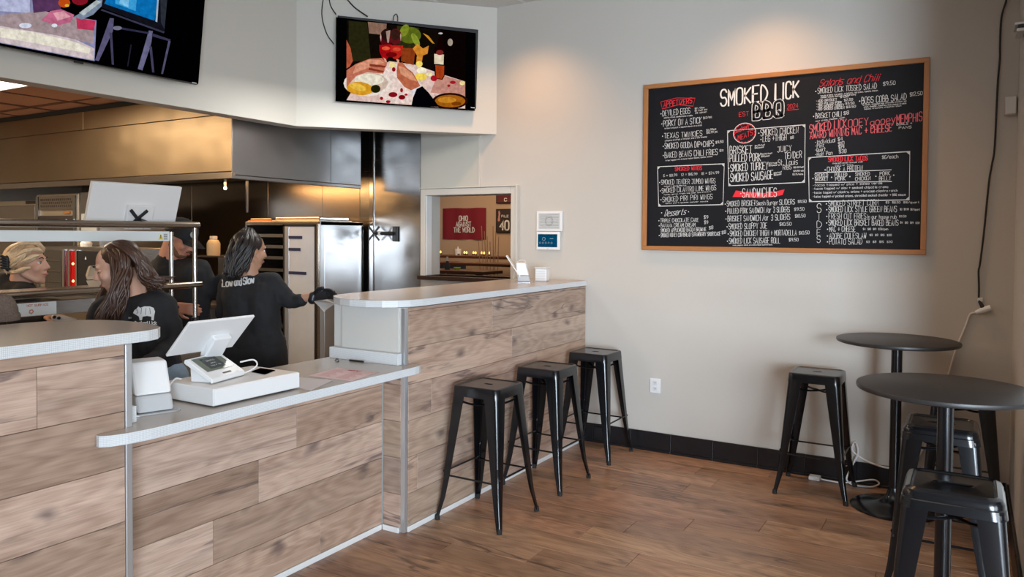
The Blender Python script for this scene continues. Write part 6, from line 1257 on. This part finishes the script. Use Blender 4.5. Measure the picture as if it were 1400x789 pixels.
guides = [G((147, 338, -.03), (153, 345, -.062), (158, 362, -.085), (160, 385, -.10), (152, 415, -.12), (140, 440, -.13)), G((146, 339, -.01), (150, 342, -.05), (160, 352, -.084), (168, 368, -.092), (165, 392, -.11), (154, 425, -.13)), G((148, 336, 0), (158, 334, -.05), (176, 345, -.075), (190, 362, -.06), (200, 380, -.05), (214, 392, -.05)), G((152, 334, -.02), (163, 346, -.075), (166, 370, -.095), (160, 402, -.12), (148, 440, -.13)), G((156, 332, -.02), (168, 348, -.082), (172, 370, -.09), (165, 398, -.115), (154, 436, -.13)), G((160, 331, -.01), (180, 345, -.06), (192, 362, -.05), (204, 378, -.04), (216, 384, -.04)),
          G((163, 330, 0), (184, 344, -.04), (195, 366, -.03), (205, 384, -.02), (220, 388, -.02)), G((166, 330, 0), (190, 346, 0), (202, 368, .02), (212, 380, .02), (228, 380, .02)), G((164, 330, .02), (186, 346, .05), (198, 372, .06), (206, 392, .05), (214, 398, .02)),
          G((160, 331, .03), (178, 350, .09), (186, 378, .09), (196, 398, .08)), G((151, 336, .02), (146, 352, .06), (150, 385, .07), (140, 412, .02), (136, 440, -.06)), G((155, 333, .0), (150, 340, .05), (152, 380, .08), (148, 420, .03), (146, 448, -.08))]
mt = bpy.data.materials['dark_brown_hair']
hair_locks('hair', guides, M['hairb'], pw, [(H @ Matrix.Translation((0, -0.026, 0.032)) , 0.082, 0.096, 0.084)], 30, 0.0055, 0.016, 0.017, 5)
# pig print and words on the chest
dirn = FWD.copy(); dirn.z = 0; dirn.normalize()
bm, put3 = drape('print', None, pw, shirt, None, 0)
def sh_put(cx, cy, k=1.0): return lambda u, v: put3(at(cx + u, cy - v, D - 0.45), dirn)
pf_ = sh_put(197, 429)
pig = [(-15, 1), (-13, 5), (-10, 7), (-8, 10), (-5, 8), (0, 10), (8, 10), (13, 8), (15, 3), (14, -2), (13, -9), (10, -9), (10, -4), (4, -3), (-2, -4), (-3, -9), (-6, -9), (-7, -4), (-10, -2), (-12, -1)]
def poly_fan(bm, pts, put, sub=1):
    vs = [bm.verts.new(put(*q)) for q in pts]; es = [bm.edges.new((vs[i], vs[(i + 1) % len(vs)])) for i in range(len(vs))]; bmesh.ops.triangle_fill(bm, edges=es, use_beauty=True)
poly_fan(bm, pig, pf_)
for pl in strokes('Smoked Lick', 184 - 197, -14.5, 214 - 197, -14.5, 4.0): ribbon(bm, pl, 1.0, pf_)
for pl in strokes('EST', -21, -6.5, -17, -6.5, 1.8): ribbon(bm, pl, 0.4, pf_)
wp(finish(bm, 'pig_print', plain('shirt_print', (0.62, 0.62, 0.62), 0.7)), pw)
bm, put3 = drape('print', None, pw, shirt, None, 0); pf_ = sh_put(197, 429); pf2 = lambda u, v: pf_(u, v) - dirn * 0.002
for ln in ([(-9, 5), (-8, 2), (-10, 0)], [(-3, 8), (-4, 0)], [(3, 8), (2, -1)], [(8, 8), (9, 0)], [(-11, 5), (-9, 5.5)]): ribbon(bm, ln, 0.6, pf2)
wp(finish(bm, 'print_linework', M['shirt']), pw)

# --- blond woman in profile at the left
D = 4.30; b0 = BASE(20, D); pw = empty('person', b0, 0, 'blond woman in profile at the far left, hair clipped up, black shirt', 'person')
H = head_frame(A(38, 360), RGT * 0.97 + FWD * 0.12 + Vector((0, 0, 0.05)), Vector((0, 0, 1)) + RGT * 0.12)
torso = [('c', A(10, 398, 0.03), A(4, 500), 0.115, 0.125), ('c', A(24, 404), A(16, 500), 0.105, 0.125), ('c', A(8, 396, 0.1), A(34, 404, -0.08), 0.075, 0.065)]
wr1 = A(62, 434, -0.18); arms = [('c', A(30, 406, -0.10), A(22, 440, -0.13), 0.055, 0.046), ('c', A(22, 440, -0.13), wr1, 0.042, 0.028), ('c', A(10, 405, 0.14), A(28, 440, 0.16), 0.055, 0.045), ('c', A(28, 440, 0.16), A(60, 440, 0.08), 0.04, 0.028)]
legs = []
for s in (-1, 1): c_ = b0 + FWD * (s * 0.09); c_.z = 0; legs += [('c', c_ + Vector((0, 0, 0.86)), c_ + Vector((0, 0, 0.47)), 0.095, 0.062), ('c', c_ + Vector((0, 0, 0.47)), c_ + Vector((0, 0, 0.08)), 0.058, 0.04)]
th = lambda L, k_: [(q[0], q[1], q[2], q[3] * k_, q[4] * k_) for q in L]
fuse('body', head_prims(H, A(24, 400), 0.056) + th(torso, .68) + th(arms, .68) + th(legs, .7) + hand_prims(wr1, RGT + Vector((0, 0, 0.05)), (0, 0, 1), 1, 0.7) + hand_prims(A(60, 440, 0.08), RGT, (0, 0, 1), -1, 0.6), [M['skin']], pw, 0.006, 4)
face_bits(H, pw, smile=False)
fuse('shirt', torso + arms + [('c', A(22, 396), A(16, 420), 0.066, 0.10)], [M['shirt']], pw, 0.011, 6, 0.02, 0.08); fuse('trousers', legs + [('c', A(10, 500), A(14, 530), 0.13, 0.13)], [M['shirt']], pw, 0.013, 5)
for s in (-1, 1): c_ = b0 + FWD * (s * 0.09); fuse('shoe', [('c', c_ + Vector((0, 0, 0.045)) - RGT * 0.05, c_ + Vector((0, 0, 0.035)) + RGT * 0.13, 0.044, 0.034)], [M['blackp']], pw, 0.01, 3)
guides = [G((59, 343, 0), (50, 333, -.05), (30, 334, -.08), (14, 352, -.05)), G((57, 345, -.03), (49, 341, -.07), (34, 344, -.10), (16, 360, -.05)), G((58, 338, .03), (44, 328, .02), (24, 336, 0), (12, 354, -.02)), G((60, 340, .06), (46, 330, .07), (26, 338, .08), (14, 356, .04)), G((52, 349, -.07), (47, 350, -.088), (36, 356, -.10), (18, 368, -.05)), G((40, 366, -.10), (32, 368, -.10), (22, 372, -.08), (14, 366, -.03)), G((40, 342, -.07), (30, 350, -.10), (20, 362, -.07), (12, 366, -.02)), G((30, 335, 0), (18, 342, 0), (11, 356, 0), (14, 376, 0))]
hair_locks('hair', guides, M['hairblond'], pw, [(H @ Matrix.Translation((0, -0.028, 0.036)), 0.084, 0.096, 0.084)], 32, 0.0046, 0.015, 0.009, 3)
bm = nb(); 
for q in range(5): capmesh(bm, A(10, 354 + q * 3, -0.09), A(2, 350 + q * 4.0, -0.10), 0.010, 0.007, 8)
capmesh(bm, A(10, 353, -0.08), A(11, 368, -0.08), 0.016, 0.013, 10); wp(finish(bm, 'hair_clip', M['blackp'], smooth=True), pw)
cr = empty('card_reader', A(86, 438, -0.26), 0, 'white handheld device with black buttons held by the blond woman', 'card reader')
bm = nb(); a_, b_ = A(76, 434, -0.26), A(101, 439, -0.26); capmesh(bm, a_, b_, 0.020, 0.016, 12); wp(finish(bm, 'case', M['plastic'], smooth=True), cr)
for q in (0.05, 0.3): c_ = a_.lerp(b_, q); bm = nb(); capmesh(bm, c_ - FWD * 0.019 + Vector((0, 0, 0.004)), c_ - FWD * 0.022 + Vector((0, 0, 0.004)), 0.009, 0.008, 10); wp(finish(bm, 'button', M['blackp'], smooth=True), cr)

# --- man in a cap
D = 4.90; b0 = BASE(246, D); pw = empty('person', b0, 0, 'man in black cap and shirt, head bent, behind the rail posts', 'person')
H = head_frame(A(247, 326), RGT * 0.80 - FWD * 0.18 + Vector((0, 0, -0.42)), Vector((0, 0, 1)) + RGT * 0.25)
torso = [('c', A(230, 380), A(232, 470), 0.125, 0.125), ('c', A(262, 380), A(258, 470), 0.120, 0.125), ('c', A(217, 366), A(273, 366), 0.062, 0.060)]
wr1 = A(240, 419, -0.22); arms = [('c', A(214, 368), A(210, 408, -0.08), 0.060, 0.050), ('c', A(210, 408, -0.08), wr1, 0.045, 0.03), ('c', A(276, 368), A(290, 398, 0.02), 0.060, 0.050), ('c', A(290, 398, 0.02), A(304, 380, 0.0), 0.045, 0.034)]
legs = []
for s in (-1, 1): c_ = b0 + RGT * (s * 0.10); c_.z = 0; legs += [('c', c_ + Vector((0, 0, 0.90)), c_ + Vector((0, 0, 0.48)), 0.10, 0.066), ('c', c_ + Vector((0, 0, 0.48)), c_ + Vector((0, 0, 0.08)), 0.062, 0.044)]
fuse('body', head_prims(H, A(231, 356), 0.066, False) + th(torso, .68) + th(arms, .68) + th(legs, .7) + hand_prims(wr1, RGT - Vector((0, 0, 0.2)), -FWD, 1, 0.5) + hand_prims(A(304, 380), RGT * 0.9 + FWD * 0.3, (0, 0, 1), -1, 0.4), [M['skinr']], pw, 0.006, 4)
face_bits(H, pw, skin='skinr', smile=False)
BRD = plain('stubble_beard', (0.16, 0.065, 0.035), 0.8)
fuse('beard', [('e', H @ Matrix.Translation((0, 0.046, -0.088)), 0.046, 0.040, 0.034), ('c', H @ Vector((0.066, 0.0, -0.05)), H @ Vector((0.036, 0.052, -0.094)), 0.016, 0.018), ('c', H @ Vector((-0.066, 0.0, -0.05)), H @ Vector((-0.036, 0.052, -0.094)), 0.016, 0.018), ('c', H @ Vector((0.02, 0.090, -0.055)), H @ Vector((-0.02, 0.090, -0.055)), 0.007, 0.007)], [BRD], pw, 0.006, 3, 0.006, 0.01)
fuse('shirt', torso + arms + [('c', A(230, 356), A(240, 390), 0.072, 0.10)], [M['shirt']], pw, 0.011, 6, 0.02, 0.08); fuse('trousers', legs + [('c', A(236, 475), A(258, 475), 0.128, 0.128)], [M['shirt']], pw, 0.013, 5)
for s in (-1, 1): c_ = b0 + RGT * (s * 0.10); fuse('shoe', [('c', c_ + Vector((0, 0, 0.045)) + FWD * 0.05, c_ + Vector((0, 0, 0.035)) - FWD * 0.14, 0.046, 0.036)], [M['blackp']], pw, 0.01, 3)
cap_ = empty('cap', H @ Vector((0, 0, 0.04))); cap_.rotation_euler = H.to_euler(); cap_.parent = pw; cap_.matrix_parent_inverse = pw.matrix_basis.inverted()
bm = nb(); lathe(bm, [(0.092, -0.025), (0.093, 0.0), (0.088, 0.035), (0.070, 0.066), (0.040, 0.084), (0.006, 0.090), (0.006, 0.094), (0, 0.095)], 28); 
for v in bm.verts: v.co.y = v.co.y * 1.14 - 0.012
finish(bm, 'cap_crown', M['shirt'], cap_, smooth=True)
bm = nb(); N_ = 12; 
top = [(0.080 * sin(radians(-75 + 150 * i / N_)), 0.075 + 0.0 * i, 0) for i in range(N_ + 1)]
in_ = [bm.verts.new((0.088 * sin(radians(-70 + 140 * i / N_)), 0.035 + 0.062 * cos(radians(-70 + 140 * i / N_)), -0.012)) for i in range(N_ + 1)]; ou_ = [bm.verts.new((0.092 * sin(radians(-80 + 160 * i / N_)), 0.070 + 0.105 * cos(radians(-80 + 160 * i / N_)), -0.026 - 0.012 * abs(sin(radians(-80 + 160 * i / N_))))) for i in range(N_ + 1)]
for i in range(N_): bm.faces.new((in_[i], in_[i + 1], ou_[i + 1], ou_[i]))
bmesh.ops.solidify(bm, geom=bm.faces[:], thickness=0.004); finish(bm, 'cap_brim', M['shirt'], cap_, smooth='auto')
bm = nb(); c0 = Vector((0.040, 0.088, 0.030)); nrm = Vector((0.45, 0.85, 0.30)).normalized(); uu, vv_ = frame_at(nrm)
ring = [bm.verts.new(c0 + nrm * 0.012 + (uu * cos(a * pi / 10) + vv_ * sin(a * pi / 10)) * 0.022) for a in range(20)]; bm.faces.new(ring); bmesh.ops.solidify(bm, geom=bm.faces[:], thickness=0.003); finish(bm, 'cap_badge', M['pgrey'], cap_)
bm = nb(); ellmesh(bm, H @ Matrix.Translation((0, -0.040, -0.005)), 0.079, 0.062, 0.050); wp(finish(bm, 'hair', M['hairb'], smooth=True), pw)

# --- woman with black gloves, back to us
D = 4.70; b0 = BASE(345, D); pw = empty('person', b0, 0, 'woman seen from behind, Low and Slow on her black shirt, black glove on', 'person')
H = head_frame(A(342, 341), FWD * 0.72 + RGT * 0.66 + Vector((0, 0, -0.12)), Vector((0, 0, 1)))
torso = [('c', A(328, 402), A(330, 450), 0.105, 0.105), ('c', A(360, 402), A(360, 450), 0.105, 0.105), ('c', A(314, 388), A(374, 385), 0.056, 0.056)]
wr1 = A(428, 405, -0.02); arms = [('c', A(376, 388), A(396, 412, 0.02), 0.056, 0.046), ('c', A(396, 412, 0.02), A(411, 411, 0.0), 0.046, 0.042), ('c', A(312, 390), A(304, 428, 0.06), 0.056, 0.046), ('c', A(304, 428, 0.06), A(312, 438, 0.25), 0.044, 0.036)]
fore = [('c', A(406, 410, 0.01), wr1, 0.031, 0.024), ('c', A(312, 438, 0.22), A(322, 430, 0.42), 0.034, 0.026)]
legs = []
for s in (-1, 1): c_ = b0 + RGT * (s * 0.09); c_.z = 0; legs += [('c', c_ + Vector((0, 0, 0.86)), c_ + Vector((0, 0, 0.46)), 0.10, 0.062), ('c', c_ + Vector((0, 0, 0.46)), c_ + Vector((0, 0, 0.08)), 0.058, 0.040)]
fuse('body', head_prims(H, A(342, 380), 0.052) + th(torso, .68) + th(arms, .68) + fore + th(legs, .7) + hand_prims(wr1, RGT + Vector((0, 0, 0.18)), FWD * 0.7 + Vector((0, 0, .5)), 1, 0.35, 0.96) + hand_prims(A(322, 430, 0.42), FWD, (0, 0, 1), 1, 0.4), [M['skint']], pw, 0.006, 4)
face_bits(H, pw, smile=False)
fuse('glove', [('c', A(427, 410, -0.02), wr1, 0.028, 0.028)] + [(q[0], q[1], q[2], q[3] + 0.0035, q[4] + 0.0035) for q in hand_prims(wr1, RGT + Vector((0, 0, 0.18)), FWD * 0.7 + Vector((0, 0, .5)), 1, 0.35, 0.96)], [M['glove']], pw, 0.0045, 2)
shirt = fuse('shirt', torso + arms + [('c', A(342, 386), A(344, 400), 0.070, 0.10), ('c', A(326, 470), A(364, 470), 0.118, 0.120)], [M['shirt']], pw, 0.010, 6, 0.022, 0.08)
fuse('apron', [('c', A(328, 480), A(364, 480), 0.126, 0.126)] + [('c', A(328, 480) , b0 + RGT * -0.09 + Vector((0, 0, 0.62)), 0.126, 0.13), ('c', A(364, 480), b0 + RGT * 0.10 + Vector((0, 0, 0.62)), 0.126, 0.13)], [M['shirt']], pw, 0.013, 5, 0.012, 0.1)
fuse('trousers', legs, [M['shirt']], pw, 0.013, 4)
for s in (-1, 1): c_ = b0 + RGT * (s * 0.09); fuse('shoe', [('c', c_ + Vector((0, 0, 0.045)) - FWD * 0.05, c_ + Vector((0, 0, 0.035)) + FWD * 0.13, 0.044, 0.034)], [M['blackp']], pw, 0.01, 3)
guides = [G((334, 313, 0), (321, 328, -.07), (316, 350, -.12), (314, 376, -.13)), G((337, 312, 0), (328, 330, -.105), (322, 352, -.125), (319, 382, -.135)), G((340, 312, 0), (336, 330, -.11), (327, 352, -.125), (318, 382, -.135)), G((344, 313, 0), (343, 331, -.10), (335, 352, -.115), (322, 378, -.13)), G((346, 315, .02), (349, 330, -.05), (341, 350, -.09), (327, 374, -.12)), G((332, 315, .02), (319, 334, -.01), (314, 354, -.05), (312, 378, -.10)), G((338, 313, .02), (325, 330, .05), (316, 350, .02), (312, 368, -.02))]
hair_locks('hair', guides, M['hairk'], pw, [(H @ Matrix.Translation((0, -0.024, 0.030)), 0.082, 0.098, 0.086)], 32, 0.0055, 0.013, 0.016, 9)
bm, put3 = drape('print', None, pw, shirt, None, 0); pf_ = lambda u, v: put3(at(u, v, D - 0.5), dirn)
bm.free(); bm = nb()
for t_, x0, x1, y0, y1 in (('Low', 304, 317.5, 392, 391), ('and', 320.5, 330, 390.5, 389.5), ('Slow', 332.5, 347, 389, 386.5)):
    for pl in strokes(t_, x0, -y0, x1, -y1, 9.0): ribbon(bm, pl, 1.7, lambda u, v: pf_(u, -v))
wp(finish(bm, 'back_lettering', plain('shirt_lettering', (0.60, 0.60, 0.60), 0.7)), pw)
cl_ = empty('folded_cloth', A(445, 416, -0.05), 0, 'white folded paper wrap under the black gloved hand', 'paper wrap')
bm = nb(); q4 = [A(429, 412, -0.06), A(443, 426, -0.12), A(458, 415, -0.02), A(446, 408, 0.06)]; vs = [bm.verts.new(q) for q in q4]; bm.faces.new(vs); bmesh.ops.solidify(bm, geom=bm.faces[:], thickness=0.006); wp(finish(bm, 'wrap', M['plastic']), cl_)
